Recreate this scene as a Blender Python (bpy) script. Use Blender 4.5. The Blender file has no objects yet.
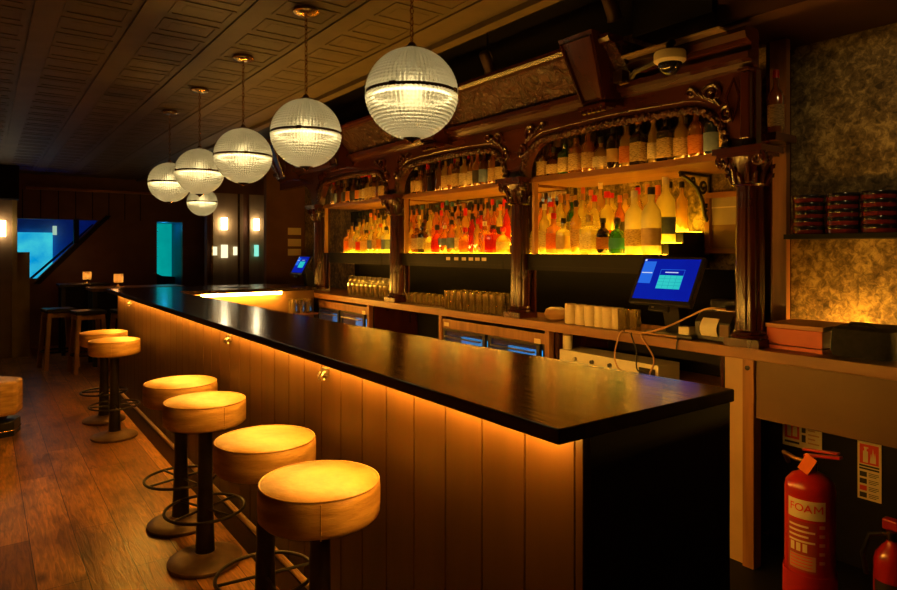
import bpy, bmesh, math, random
from mathutils import Vector, Matrix
random.seed(7)
S = bpy.context.scene
C = S.collection
PI = math.pi
ROOT = {}

# ------------------------------------------------------------------ materials
def nodes(name):
    m = bpy.data.materials.new(name); m.use_nodes = True
    nt = m.node_tree; nt.nodes.clear()
    out = nt.nodes.new('ShaderNodeOutputMaterial')
    return m, nt, out
def N(nt, t, **kw):
    n = nt.nodes.new(t)
    for k, v in kw.items():
        if k in n.inputs: n.inputs[k].default_value = v
        else: setattr(n, k, v)
    return n
def rgba(c): return (c[0], c[1], c[2], 1)
def noise_col(nt, c1, c2, scale, stretch, detail=4, lo=.35, hi=.65):
    tc = N(nt, 'ShaderNodeTexCoord'); mp = N(nt, 'ShaderNodeMapping')
    mp.inputs['Scale'].default_value = stretch
    nt.links.new(tc.outputs['Object'], mp.inputs['Vector'])
    no = N(nt, 'ShaderNodeTexNoise'); no.inputs['Scale'].default_value = scale; no.inputs['Detail'].default_value = detail
    nt.links.new(mp.outputs[0], no.inputs['Vector'])
    cr = N(nt, 'ShaderNodeValToRGB')
    cr.color_ramp.elements[0].position = lo; cr.color_ramp.elements[1].position = hi
    cr.color_ramp.elements[0].color = rgba(c1); cr.color_ramp.elements[1].color = rgba(c2)
    nt.links.new(no.outputs['Fac'], cr.inputs['Fac'])
    return cr.outputs['Color'], no.outputs['Fac'], mp.outputs[0]
def M(name, c1, c2=None, scale=9, rough=.5, metal=0, bump=0, stretch=(1,1,1), coat=0, lo=.35, hi=.65, spec=.5):
    m, nt, out = nodes(name)
    if c2 is None: c2 = tuple(min(1, c*1.25) for c in c1)
    p = N(nt, 'ShaderNodeBsdfPrincipled')
    col, fac, vec = noise_col(nt, c1, c2, scale, stretch, lo=lo, hi=hi)
    nt.links.new(col, p.inputs['Base Color'])
    p.inputs['Roughness'].default_value = rough; p.inputs['Metallic'].default_value = metal
    p.inputs['Coat Weight'].default_value = coat; p.inputs['Coat Roughness'].default_value = .12
    p.inputs['Specular IOR Level'].default_value = spec
    if bump:
        b = N(nt, 'ShaderNodeBump'); b.inputs['Strength'].default_value = bump; b.inputs['Distance'].default_value = .01
        nt.links.new(fac, b.inputs['Height']); nt.links.new(b.outputs[0], p.inputs['Normal'])
    nt.links.new(p.outputs[0], out.inputs[0])
    return m
def EM(name, c, s, c2=None):
    m, nt, out = nodes(name)
    e = N(nt, 'ShaderNodeEmission'); e.inputs['Strength'].default_value = s
    col, f, v = noise_col(nt, c, c2 or c, 3, (1,1,1))
    nt.links.new(col, e.inputs['Color']); nt.links.new(e.outputs[0], out.inputs[0])
    return m
def GL(name, c, trans=.4, transl=.45, rough=.08, gloss=.18):
    """bottle and tumbler glass: clear part, cloudy liquid part and a glossy skin"""
    m, nt, out = nodes(name)
    col, f, v = noise_col(nt, tuple(x*.85 for x in c), c, 14, (1,1,.5))
    tr = N(nt, 'ShaderNodeBsdfTransparent'); tl = N(nt, 'ShaderNodeBsdfTranslucent'); df = N(nt, 'ShaderNodeBsdfDiffuse')
    gl = N(nt, 'ShaderNodeBsdfGlossy'); gl.inputs['Roughness'].default_value = rough
    for n in (tr, tl, df): nt.links.new(col, n.inputs['Color'])
    a = N(nt, 'ShaderNodeMixShader'); a.inputs[0].default_value = .25
    nt.links.new(tl.outputs[0], a.inputs[1]); nt.links.new(df.outputs[0], a.inputs[2])
    b = N(nt, 'ShaderNodeMixShader'); b.inputs[0].default_value = trans/(trans+transl)
    nt.links.new(a.outputs[0], b.inputs[1]); nt.links.new(tr.outputs[0], b.inputs[2])
    lw = N(nt, 'ShaderNodeLayerWeight'); lw.inputs['Blend'].default_value = .42
    mu = N(nt, 'ShaderNodeMath', operation='MULTIPLY_ADD'); mu.inputs[1].default_value = .8; mu.inputs[2].default_value = gloss*.3
    nt.links.new(lw.outputs['Facing'], mu.inputs[0])
    d = N(nt, 'ShaderNodeMixShader')
    nt.links.new(mu.outputs[0], d.inputs[0]); nt.links.new(b.outputs[0], d.inputs[1]); nt.links.new(gl.outputs[0], d.inputs[2])
    nt.links.new(d.outputs[0], out.inputs[0])
    return m

def floor_mat():
    m, nt, out = nodes('oak_planks')
    tc = N(nt, 'ShaderNodeTexCoord'); mp = N(nt, 'ShaderNodeMapping'); mp.inputs['Rotation'].default_value = (0,0,PI/2)
    nt.links.new(tc.outputs['Object'], mp.inputs['Vector'])
    br = N(nt, 'ShaderNodeTexBrick'); br.offset = .37; br.inputs['Scale'].default_value = 1
    br.inputs['Brick Width'].default_value = 1.7; br.inputs['Row Height'].default_value = .2
    br.inputs['Mortar Size'].default_value = .0022; br.inputs['Mortar Smooth'].default_value = .4; br.inputs['Bias'].default_value = 0
    br.inputs['Color1'].default_value = (.36,.15,.030,1); br.inputs['Color2'].default_value = (.72,.35,.085,1); br.inputs['Mortar'].default_value = (.02,.011,.006,1)
    nt.links.new(mp.outputs[0], br.inputs['Vector'])
    m2 = N(nt, 'ShaderNodeMapping'); m2.inputs['Scale'].default_value = (9,.9,1); nt.links.new(tc.outputs['Object'], m2.inputs['Vector'])
    gr = N(nt, 'ShaderNodeTexNoise'); gr.inputs['Scale'].default_value = 5; gr.inputs['Detail'].default_value = 7; gr.inputs['Distortion'].default_value = 1.4
    nt.links.new(m2.outputs[0], gr.inputs['Vector'])
    cr = N(nt, 'ShaderNodeValToRGB'); cr.color_ramp.elements[0].position = .3; cr.color_ramp.elements[1].position = .68
    cr.color_ramp.elements[0].color = (.26,.22,.18,1); cr.color_ramp.elements[1].color = (1.25,1.2,1.1,1)
    nt.links.new(gr.outputs['Fac'], cr.inputs['Fac'])
    mx = N(nt, 'ShaderNodeMix', data_type='RGBA', blend_type='MULTIPLY'); mx.inputs[0].default_value = .75
    nt.links.new(br.outputs['Color'], mx.inputs[6]); nt.links.new(cr.outputs[0], mx.inputs[7])
    # knots and dark wear marks
    m3 = N(nt, 'ShaderNodeMapping'); m3.inputs['Scale'].default_value = (3.1,1.5,1); nt.links.new(tc.outputs['Object'], m3.inputs['Vector'])
    vo = N(nt, 'ShaderNodeTexVoronoi'); vo.inputs['Scale'].default_value = 1.1; nt.links.new(m3.outputs[0], vo.inputs['Vector'])
    k = N(nt, 'ShaderNodeValToRGB'); k.color_ramp.elements[0].position = .03; k.color_ramp.elements[1].position = .13
    k.color_ramp.elements[0].color = (.2,.17,.15,1); k.color_ramp.elements[1].color = (1,1,1,1)
    nt.links.new(vo.outputs['Distance'], k.inputs['Fac'])
    n4 = N(nt, 'ShaderNodeTexNoise'); n4.inputs['Scale'].default_value = 1.3; n4.inputs['Detail'].default_value = 5; nt.links.new(m3.outputs[0], n4.inputs['Vector'])
    k2 = N(nt, 'ShaderNodeValToRGB'); k2.color_ramp.elements[0].position = .36; k2.color_ramp.elements[1].position = .5
    k2.color_ramp.elements[0].color = (.32,.27,.22,1); k2.color_ramp.elements[1].color = (1,1,1,1)
    nt.links.new(n4.outputs['Fac'], k2.inputs['Fac'])
    mx2 = N(nt, 'ShaderNodeMix', data_type='RGBA', blend_type='MULTIPLY'); mx2.inputs[0].default_value = .85
    nt.links.new(mx.outputs[2], mx2.inputs[6]); nt.links.new(k.outputs[0], mx2.inputs[7])
    mx3 = N(nt, 'ShaderNodeMix', data_type='RGBA', blend_type='MULTIPLY'); mx3.inputs[0].default_value = .8
    nt.links.new(mx2.outputs[2], mx3.inputs[6]); nt.links.new(k2.outputs[0], mx3.inputs[7])
    p = N(nt, 'ShaderNodeBsdfPrincipled'); nt.links.new(mx3.outputs[2], p.inputs['Base Color'])
    rr = N(nt, 'ShaderNodeMapRange'); rr.inputs[3].default_value = .22; rr.inputs[4].default_value = .46
    nt.links.new(gr.outputs['Fac'], rr.inputs[0]); nt.links.new(rr.outputs[0], p.inputs['Roughness'])
    b = N(nt, 'ShaderNodeBump'); b.inputs['Strength'].default_value = .35; b.inputs['Distance'].default_value = .006
    nt.links.new(gr.outputs['Fac'], b.inputs['Height']); nt.links.new(b.outputs[0], p.inputs['Normal'])
    nt.links.new(p.outputs[0], out.inputs[0])
    return m
def mottled(name, cols, scale, rough=.55, bump=.25):
    m, nt, out = nodes(name)
    tc = N(nt, 'ShaderNodeTexCoord')
    a = N(nt, 'ShaderNodeTexNoise'); a.inputs['Scale'].default_value = scale; a.inputs['Detail'].default_value = 8; a.inputs['Roughness'].default_value = .7; a.inputs['Distortion'].default_value = .6
    b2 = N(nt, 'ShaderNodeTexNoise'); b2.inputs['Scale'].default_value = scale*.22; b2.inputs['Detail'].default_value = 3
    for x in (a, b2): nt.links.new(tc.outputs['Object'], x.inputs['Vector'])
    ad = N(nt, 'ShaderNodeMix', data_type='FLOAT'); ad.inputs[0].default_value = .35
    nt.links.new(a.outputs['Fac'], ad.inputs[2]); nt.links.new(b2.outputs['Fac'], ad.inputs[3])
    cr = N(nt, 'ShaderNodeValToRGB'); e = cr.color_ramp.elements
    e[0].position = .38; e[0].color = rgba(cols[0]); e[1].position = .62; e[1].color = rgba(cols[2])
    q = e.new(.5); q.color = rgba(cols[1])
    nt.links.new(ad.outputs[0], cr.inputs['Fac'])
    p = N(nt, 'ShaderNodeBsdfPrincipled'); p.inputs['Roughness'].default_value = rough
    nt.links.new(cr.outputs[0], p.inputs['Base Color'])
    bu = N(nt, 'ShaderNodeBump'); bu.inputs['Strength'].default_value = bump; bu.inputs['Distance'].default_value = .008
    nt.links.new(a.outputs['Fac'], bu.inputs['Height']); nt.links.new(bu.outputs[0], p.inputs['Normal'])
    nt.links.new(p.outputs[0], out.inputs[0])
    return m

WARM = (1, .46, .075)
MT = dict(
 floor=floor_mat(),
 wallpaper=mottled('mottled_gold_paper', ((.03,.02,.008),(.17,.12,.046),(.50,.38,.15)), 30),
 mirror_old=mottled('aged_mirror', ((.015,.02,.022),(.03,.038,.04),(.05,.06,.062)), 12, rough=.12, bump=.02),
 ceil=M('painted_ceiling', (.085,.060,.030), (.11,.078,.04), 5, .6, bump=.05),
 black=M('matt_black_paint', (.003,.0025,.0025), (.006,.005,.004), 6, .6, spec=.25),
 soffit=M('brown_soffit_paint', (.05,.018,.013), (.07,.026,.018), 5, .6),
 tan=M('tan_board', (.30,.2,.1), (.36,.25,.13), 5, .6),
 wall=M('dark_brown_wall', (.15,.058,.028), (.19,.08,.04), 4, .5, bump=.1),
 mahog=M('dark_mahogany', (.028,.005,.003), (.068,.013,.006), 7, .25, stretch=(1,1,.25), coat=.15, bump=.05),
 mahog_h=M('mahogany_rails', (.035,.007,.004), (.085,.02,.009), 7, .26, stretch=(1,.2,1), coat=.3, bump=.06),
 carved=None,
 bartop=M('black_oak_bar_top', (.010,.005,.003), (.045,.021,.010), 16, .2, stretch=(2.4,.25,1), bump=.18, coat=.4),
 barpanel=M('brown_painted_boards', (.070,.030,.007), (.095,.042,.010), 3, .42, stretch=(1,3,.6), bump=.05),
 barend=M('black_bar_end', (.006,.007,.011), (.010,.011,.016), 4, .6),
 plinth=M('dark_plinth', (.022,.013,.01), (.04,.024,.017), 5, .5),
 brass=M('aged_brass', (.42,.24,.07), (.62,.38,.12), 12, .25, 1),
 brassd=M('dark_brass', (.10,.055,.02), (.2,.11,.04), 12, .35, 1),
 railwood=M('pale_nosing', (.36,.2,.08), (.46,.27,.11), 6, .35, stretch=(1,.3,1)),
 counter=M('brown_oak_counter', (.22,.09,.024), (.36,.155,.045), 7, .34, stretch=(3,.3,1), coat=.15, bump=.05),
 counter_v=M('brown_oak_posts', (.20,.085,.024), (.32,.14,.042), 7, .4, stretch=(3,3,.3), bump=.05),
 underpanel=M('brown_flat_panel', (.12,.06,.02), (.15,.078,.026), 2, .5),
 leather=M('tan_leather', (.50,.27,.075), (.76,.46,.15), 7, .40, bump=.9, stretch=(1,1,4.5)),
 piping=M('leather_piping', (.45,.24,.09), (.55,.3,.12), 20, .45),
 iron=M('black_iron', (.012,.009,.008), (.03,.022,.018), 12, .38, .3),
 ironbase=M('worn_bronze_base', (.14,.085,.045), (.22,.135,.07), 12, .42, .3),
 steel=M('brushed_steel', (.5,.45,.38), (.7,.62,.52), 20, .3, 1, stretch=(1,1,4)),
 blackp=M('black_plastic', (.008,.008,.009), (.016,.016,.018), 10, .35),
 whitep=M('white_plastic', (.72,.66,.52), (.8,.73,.58), 8, .4),
 cream=M('cream_board', (.66,.54,.33), (.74,.6,.38), 6, .5),
 paper=M('receipt_paper', (.82,.76,.62), (.9,.82,.68), 6, .7),
 red=M('red_enamel', (.36,.009,.006), (.46,.014,.009), 5, .28, coat=.4),
 reddark=M('red_plastic_stand', (.34,.010,.012), (.42,.015,.018), 5, .45),
 redbox=M('orange_red_card', (.58,.10,.035), (.66,.13,.05), 5, .5),
 redboxlid=M('pale_lid_card', (.5,.22,.1), (.58,.27,.13), 5, .5),
 fabric=M('black_cloth', (.006,.006,.007), (.014,.013,.014), 40, .85, bump=.5),
 tinred=M('dark_red_lacquer', (.11,.012,.012), (.17,.02,.02), 8, .18, coat=.6),
 tinblack=M('black_lacquer', (.008,.008,.010), (.015,.014,.018), 8, .16, coat=.5),
 signcard=M('cream_sign_card', (.72,.6,.36), (.78,.66,.4), 6, .5),
 signred=M('sign_red', (.68,.045,.025), (.72,.06,.035), 6, .5),
 ink=M('black_ink', (.02,.016,.014), (.03,.025,.02), 6, .5),
 oakleg=M('pale_oak_legs', (.42,.22,.08), (.55,.3,.12), 8, .4, stretch=(3,3,.4)),
 cable_tan=M('tan_cable', (.5,.28,.12), (.58,.33,.15), 10, .45),
 cable_black=M('black_cable', (.012,.01,.01), (.02,.018,.016), 10, .5),
 blueroom=M('blue_lit_stair_plaster', (.10,.22,.52), (.14,.28,.62), 4, .6),  # blue hall light put into the plaster colour
 panelgloss=M('bronze_gloss_panel', (.34,.22,.12), (.42,.28,.15), 3, .3, .1, stretch=(4,4,.2)),
 camwhite=M('camera_housing', (.62,.55,.38), (.68,.6,.42), 6, .4),
 darkglass=M('smoked_dome', (.01,.01,.012), (.016,.016,.018), 6, .06, coat=1),
 picture=M('framed_print', (.30,.24,.15), (.42,.35,.22), 4, .3, stretch=(1,1,.5)),
 leaf=M('green_teal_label', (.02,.22,.13), (.04,.3,.18), 8, .5),
 led=EM('amber_led', (1,.435,.045), 155),
 led_shelf=EM('warm_led_tier', (1,.47,.012), 13),
 led_back=EM('warm_led_back', (1,.52,.10), 26),
 glass_fill=EM('added_glass_glow', (1,.46,.04), 48),  # emission of strips added to brighten the glassware
 led_wall=EM('warm_led_wall', (1,.47,.05), 95),
 led_up=EM('warm_led_upper', (1,.44,.04), 26),
 led_in=EM('amber_led_aisle', (1,.44,.045), 215),
 glow_ring=EM('added_ring_glow', (1,.78,.42), 10),  # emission of the ring added inside each globe
 bulb=EM('warm_bulb', (1,.78,.42), 4.2),
 sconce=EM('sconce_glow', (1,.78,.44), 16),
 sconce_reflection=EM('reflected_sconce_glow', (.85,.78,.48), 1.5),  # emission imitating sconce reflections on the gloss panels
 sconce_reflection_teal=EM('reflected_sconce_glow_teal', (.25,.8,.62), 1.1),  # the same for the teal reflection
 lampbulb=EM('table_lamp_bulb', (1,.62,.26), 62),
 cyan=EM('cyan_backlit_panel', (.0,.36,.80), .8, (.06,.72,.86)),
 teal=EM('teal_backlit_panel', (.0,.33,.32), .8, (.0,.42,.38)),
 fridgeblue=EM('blue_fridge_light', (.02,.24,.85), 1.5, (.05,.55,1)),
 scr_blue=EM('screen_blue', (.004,.012,.42), .75, (.004,.02,.5)),
 scr_panel=EM('screen_light_blue', (.02,.14,.75), 1.0),
 scr_cyan=EM('screen_turquoise', (.02,.62,.62), .85, (.05,.75,.7)),
 scr_white=EM('screen_white', (.7,.8,1), .9),
 scr_line=EM('screen_lines', (.01,.3,.45), .8),
)
def carved_mat():
    m, nt, out = nodes('carved_mahogany')
    tc = N(nt, 'ShaderNodeTexCoord')
    w = N(nt, 'ShaderNodeTexNoise'); w.inputs['Scale'].default_value = 14; w.inputs['Detail'].default_value = 2; w.inputs['Distortion'].default_value = 2.2
    nt.links.new(tc.outputs['Object'], w.inputs['Vector'])
    cr = N(nt, 'ShaderNodeValToRGB'); cr.color_ramp.elements[0].position = .4; cr.color_ramp.elements[1].position = .58
    cr.color_ramp.elements[0].color = (.022,.005,.003,1); cr.color_ramp.elements[1].color = (.075,.018,.008,1)
    nt.links.new(w.outputs['Fac'], cr.inputs[0])
    p = N(nt, 'ShaderNodeBsdfPrincipled'); p.inputs['Roughness'].default_value = .3
    nt.links.new(cr.outputs[0], p.inputs['Base Color'])
    b = N(nt, 'ShaderNodeBump'); b.inputs['Strength'].default_value = 1; b.inputs['Distance'].default_value = .03
    nt.links.new(w.outputs['Fac'], b.inputs['Height']); nt.links.new(b.outputs[0], p.inputs['Normal'])
    nt.links.new(p.outputs[0], out.inputs[0]); return m
MT['carved'] = carved_mat()
def globe_mat():
    m, nt, out = nodes('prismatic_globe_glass')
    col, f, v = noise_col(nt, (.80,.76,.56), (.92,.88,.68), 6, (1,1,1))
    tl = N(nt, 'ShaderNodeBsdfTranslucent'); tr = N(nt, 'ShaderNodeBsdfTransparent'); gl = N(nt, 'ShaderNodeBsdfGlossy'); gl.inputs['Roughness'].default_value = .2
    rf = N(nt, 'ShaderNodeBsdfRefraction'); rf.inputs['Roughness'].default_value = .55; rf.inputs['IOR'].default_value = 1.12
    for n in (tl, tr, rf): nt.links.new(col, n.inputs[0])
    a = N(nt, 'ShaderNodeMixShader'); a.inputs[0].default_value = .09
    nt.links.new(tl.outputs[0], a.inputs[1]); nt.links.new(tr.outputs[0], a.inputs[2])
    c = N(nt, 'ShaderNodeMixShader'); c.inputs[0].default_value = .30
    nt.links.new(a.outputs[0], c.inputs[1]); nt.links.new(rf.outputs[0], c.inputs[2])
    b = N(nt, 'ShaderNodeMixShader'); b.inputs[0].default_value = .2
    nt.links.new(c.outputs[0], b.inputs[1]); nt.links.new(gl.outputs[0], b.inputs[2])
    nt.links.new(b.outputs[0], out.inputs[0]); return m
MT['globe'] = globe_mat()
def shade_mat():
    m, nt, out = nodes('pleated_lampshade')
    col, f, v = noise_col(nt, (.92,.68,.36), (.97,.78,.46), 20, (3,3,.3))
    t = N(nt, 'ShaderNodeBsdfTranslucent'); d = N(nt, 'ShaderNodeBsdfDiffuse'); x = N(nt, 'ShaderNodeMixShader'); x.inputs[0].default_value = .3
    nt.links.new(col, t.inputs[0]); nt.links.new(col, d.inputs[0]); nt.links.new(t.outputs[0], x.inputs[1]); nt.links.new(d.outputs[0], x.inputs[2]); nt.links.new(x.outputs[0], out.inputs[0]); return m
MT['shade'] = shade_mat()
MT['tumbler'] = GL('tumbler_glass', (1,.84,.4), trans=.55, transl=.45, rough=.06, gloss=1.3)
MT['fridgeglass'] = GL('fridge_glass', (.8,.85,.9), trans=.9, transl=.04, rough=.03, gloss=.3)
def mirror_mat():
    m, nt, out = nodes('bar_mirror')
    col, f, v = noise_col(nt, (.30,.33,.33), (.42,.45,.44), 5, (1,1,1))
    p = N(nt, 'ShaderNodeBsdfPrincipled'); p.inputs['Metallic'].default_value = 1; p.inputs['Roughness'].default_value = .08
    nt.links.new(col, p.inputs['Base Color']); nt.links.new(p.outputs[0], out.inputs[0]); return m
MT['mirror'] = mirror_mat()
GLASS = dict(
 clear=GL('clear_glass', (1,.88,.42), .42, .5, gloss=.5), honey=GL('honey_liquid', (1,.70,.18), .38, .5, gloss=.5), amber=GL('amber_liquid', (.95,.42,.06), .42, .48, gloss=.5),
 red=GL('red_liquid', (.82,.10,.05), .4, .48), green=GL('green_glass', (.07,.30,.07), .4, .4), dark=GL('dark_glass', (.035,.017,.009), .1, .4),
 frosted=GL('frosted_glass', (1,.90,.50), .10, .85, .4), brown=GL('brown_glass', (.42,.16,.04), .35, .45), blue=GL('blue_glass', (.05,.12,.32), .35, .4),
 rose=GL('rose_liquid', (.97,.50,.22), .4, .5))
GWORD = dict(clear='clear', honey='honey coloured', amber='amber', red='red', green='green', dark='black', frosted='frosted white', brown='brown', blue='blue', rose='rose coloured')
def PL(name, c1, c2):
    m, nt, out = nodes(name); col, f, v = noise_col(nt, c1, c2, 60, (1,1,4.5), lo=.36, hi=.55)
    d = N(nt, 'ShaderNodeBsdfDiffuse'); t = N(nt, 'ShaderNodeBsdfTranslucent'); x = N(nt, 'ShaderNodeMixShader'); x.inputs[0].default_value = .5
    nt.links.new(col, d.inputs[0]); nt.links.new(col, t.inputs[0]); nt.links.new(d.outputs[0], x.inputs[1]); nt.links.new(t.outputs[0], x.inputs[2]); nt.links.new(x.outputs[0], out.inputs[0]); return m
LAB = dict(cream=PL('cream_label', (.34,.21,.08), (.74,.55,.25)), white=PL('white_label', (.46,.36,.2), (.85,.74,.48)),
 black=M('black_label', (.02,.017,.015), (.04,.032,.028), 30, .5), red=PL('red_label', (.45,.02,.012), (.65,.05,.03)),
 orange=PL('orange_label', (.58,.17,.03), (.75,.28,.07)), gold=M('gold_label', (.5,.32,.09), (.6,.4,.13), 30, .4, .5),
 teal=MT['leaf'], blue=M('blue_label', (.09,.13,.22), (.13,.18,.3), 30, .5))
CAP = dict(black=M('black_cap', (.015,.012,.012), None, 8, .35), red=M('red_cap', (.6,.02,.02), None, 8, .35), gold=M('gold_cap', (.6,.38,.1), None, 8, .3, .8),
 white=M('white_cap', (.75,.66,.46), None, 8, .4), wooden=M('wooden_cap', (.36,.18,.07), None, 8, .5), blue=M('blue_cap', (.05,.16,.3), None, 8, .4), orange=M('orange_cap', (.7,.2,.04), None, 8, .4))

# ------------------------------------------------------------------ mesh helpers
def box(bm, x0, x1, y0, y1, z0, z1, mat=None):
    v = [bm.verts.new(p) for p in ((x0,y0,z0),(x1,y0,z0),(x1,y1,z0),(x0,y1,z0),(x0,y0,z1),(x1,y0,z1),(x1,y1,z1),(x0,y1,z1))]
    for f in ((3,2,1,0),(4,5,6,7),(0,1,5,4),(1,2,6,5),(2,3,7,6),(3,0,4,7)): bm.faces.new([v[i] for i in f])
    if mat: bmesh.ops.transform(bm, matrix=mat, verts=v)
    return v
def prism(bm, pts, axis, a0, a1):
    """extrude the 2D outline pts along an axis: axis 'x' takes (y,z), 'y' takes (x,z), 'z' takes (x,y)"""
    def P(p, a): return {'x': (a,p[0],p[1]), 'y': (p[0],a,p[1]), 'z': (p[0],p[1],a)}[axis]
    A = [bm.verts.new(P(p,a0)) for p in pts]; B = [bm.verts.new(P(p,a1)) for p in pts]
    n = len(pts)
    bm.faces.new(A); bm.faces.new(B[::-1])
    for i in range(n): bm.faces.new((A[i], B[i], B[(i+1)%n], A[(i+1)%n]))
    return A+B
def lathe(bm, prof, seg=24, c=(0,0,0), n=2, a0=0, a1=None, rib=None, cap=True, rot=0):
    full = a1 is None
    if full: a1 = a0+2*PI
    cnt = seg if full else seg+1
    rings = []
    for (r, z) in prof:
        ring = []
        for i in range(cnt):
            a = a0+(a1-a0)*i/seg
            k = 1
            if n != 2:
                k = 1/((abs(math.cos(a))**n+abs(math.sin(a))**n)**(1/n))
            rr = r*k
            if rib: rr = rr*(1+rib(a, z))
            ring.append(bm.verts.new((c[0]+rr*math.cos(a+rot), c[1]+rr*math.sin(a+rot), c[2]+z)))
        rings.append(ring)
    for j in range(len(rings)-1):
        for i in range(seg):
            k = (i+1) % cnt
            bm.faces.new((rings[j][i], rings[j][k], rings[j+1][k], rings[j+1][i]))
    if full and cap:
        if prof[0][0] > 1e-4: bm.faces.new(rings[0][::-1])
        if prof[-1][0] > 1e-4: bm.faces.new(rings[-1])
    return rings
def sweep(bm, pts, r, seg=8, closed=False, twist=None):
    P = [Vector(p) for p in pts]; n = len(P); rings = []
    up = Vector((0,0,1))
    prev = None; L = 0
    for i in range(n):
        a = P[i-1] if (i > 0 or closed) else P[i]; b = P[(i+1) % n] if (i < n-1 or closed) else P[i]
        t = (b-a).normalized()
        if prev is None:
            x = t.cross(up)
            if x.length < .05: x = t.cross(Vector((1,0,0)))
        else: x = prev - t*prev.dot(t)
        x.normalize(); prev = x; y = t.cross(x)
        if i: L += (P[i]-P[i-1]).length
        ring = []
        for k in range(seg):
            an = 2*PI*k/seg
            rr = r(i/(n-1)) if callable(r) else r
            if twist: rr *= twist(an, L)
            ring.append(bm.verts.new(P[i]+x*rr*math.cos(an)+y*rr*math.sin(an)))
        rings.append(ring)
    m = n if closed else n-1
    for i in range(m):
        A = rings[i]; B = rings[(i+1) % n]
        for k in range(seg): bm.faces.new((A[k], A[(k+1)%seg], B[(k+1)%seg], B[k]))
    if not closed: bm.faces.new(rings[0][::-1]); bm.faces.new(rings[-1])
def ring_pts(c, r, n=40, axis='z', a0=0, a1=2*PI, end=False):
    out = []
    for i in range(n+(1 if end else 0)):
        a = a0+(a1-a0)*i/n
        q = (r*math.cos(a), r*math.sin(a))
        out.append({'z': (c[0]+q[0],c[1]+q[1],c[2]), 'x': (c[0],c[1]+q[0],c[2]+q[1]), 'y': (c[0]+q[0],c[1],c[2]+q[1])}[axis])
    return out
def spiral(c, r0, r1, turns, n=40, axis='x', ph=0, sgn=1):
    o = []
    for i in range(n):
        t = i/(n-1); r = r0+(r1-r0)*t; a = ph+sgn*turns*2*PI*t
        q = (r*math.cos(a), r*math.sin(a))
        o.append({'x': (c[0],c[1]+q[0],c[2]+q[1]), 'y': (c[0]+q[0],c[1],c[2]+q[1])}[axis])
    return o
def new(): return bmesh.new()
def wpos(o):
    v = Vector(o.location)
    while o.parent: o = o.parent; v += o.location
    return v
def obj(name, bm, mat, parent=None, bev=0, smooth=True, base=True, ang=35):
    bmesh.ops.recalc_face_normals(bm, faces=bm.faces)
    me = bpy.data.meshes.new(name); bm.to_mesh(me); bm.free()
    o = bpy.data.objects.new(name, me); C.objects.link(o)
    if parent is not None:
        o.parent = parent; d = wpos(parent)
        me.transform(Matrix.Translation(-d))
    elif base and len(me.vertices):
        xs = [v.co for v in me.vertices]
        lo = Vector([min(p[i] for p in xs) for i in range(3)]); hi = Vector([max(p[i] for p in xs) for i in range(3)])
        d = Vector(((lo.x+hi.x)/2, (lo.y+hi.y)/2, lo.z)); me.transform(Matrix.Translation(-d)); o.location = d
    me.materials.append(MT[mat] if isinstance(mat, str) else mat)
    if smooth:
        for p in me.polygons: p.use_smooth = True
        me.set_sharp_from_angle(angle=math.radians(ang))
    if bev:
        m = o.modifiers.new('bevel', 'BEVEL'); m.width = bev; m.segments = 2; m.limit_method = 'ANGLE'
    return o
def tag(o, label, cat, group=None):
    o['label'] = label; o['category'] = cat
    if group: o['group'] = group
    return o
def thing(name, loc, label=None, cat=None, group=None, rotz=0):
    o = bpy.data.objects.new(name, None); C.objects.link(o); o.location = loc; o.empty_display_size = .1
    o.rotation_euler = (0,0,rotz)
    if label: tag(o, label, cat, group)
    return o
def struct(name, bm, mat, parent=None, **kw):
    o = obj(name, bm, mat, parent, base=False, **kw)
    if parent is None: o['kind'] = 'structure'
    return o
def dup(root, loc, label, group=None, rotz=0):
    def cp(o, par):
        c = o.copy(); C.objects.link(c); c.parent = par
        for ch in list(o.children): cp(ch, c)
        return c
    r = cp(root, None); r.location = loc; r.rotation_euler = (0,0,rotz); r['label'] = label
    if group: r['group'] = group
    return r
def lettering(name, body, size, mtx, mat, parent, align='CENTER', ext=.0006):
    cu = bpy.data.curves.new('lettering', 'FONT'); cu.body = body; cu.size = size; cu.align_x = align; cu.extrude = ext
    t = bpy.data.objects.new('lettering', cu); C.objects.link(t)
    bpy.context.view_layer.update()
    me = bpy.data.meshes.new_from_object(t.evaluated_get(bpy.context.evaluated_depsgraph_get()))
    bpy.data.objects.remove(t); bpy.data.curves.remove(cu)
    me.transform(mtx); o = bpy.data.objects.new(name, me); C.objects.link(o)
    me.materials.clear(); me.materials.append(MT[mat])
    o.parent = parent; me.transform(Matrix.Translation(-wpos(parent)))
    return o
ORD = ['first','second','third','fourth','fifth','sixth','seventh','eighth','ninth','tenth','eleventh','twelfth','thirteenth','fourteenth','fifteenth','sixteenth','seventeenth','eighteenth','nineteenth','twentieth','twenty-first','twenty-second']
def ordl(i, n, side='left'):
    if i == 0: return 'leftmost'
    if i == n-1: return 'rightmost'
    if i <= n//2: return ORD[i]+' from left'
    return ORD[n-1-i]+' from right'

# ------------------------------------------------------------------ setting
XW = 3.58      # wall behind the bar
b = new(); box(b, -3, 3.7, -1.5, 15, -.06, .025); struct('floor', b, 'floor')
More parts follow.
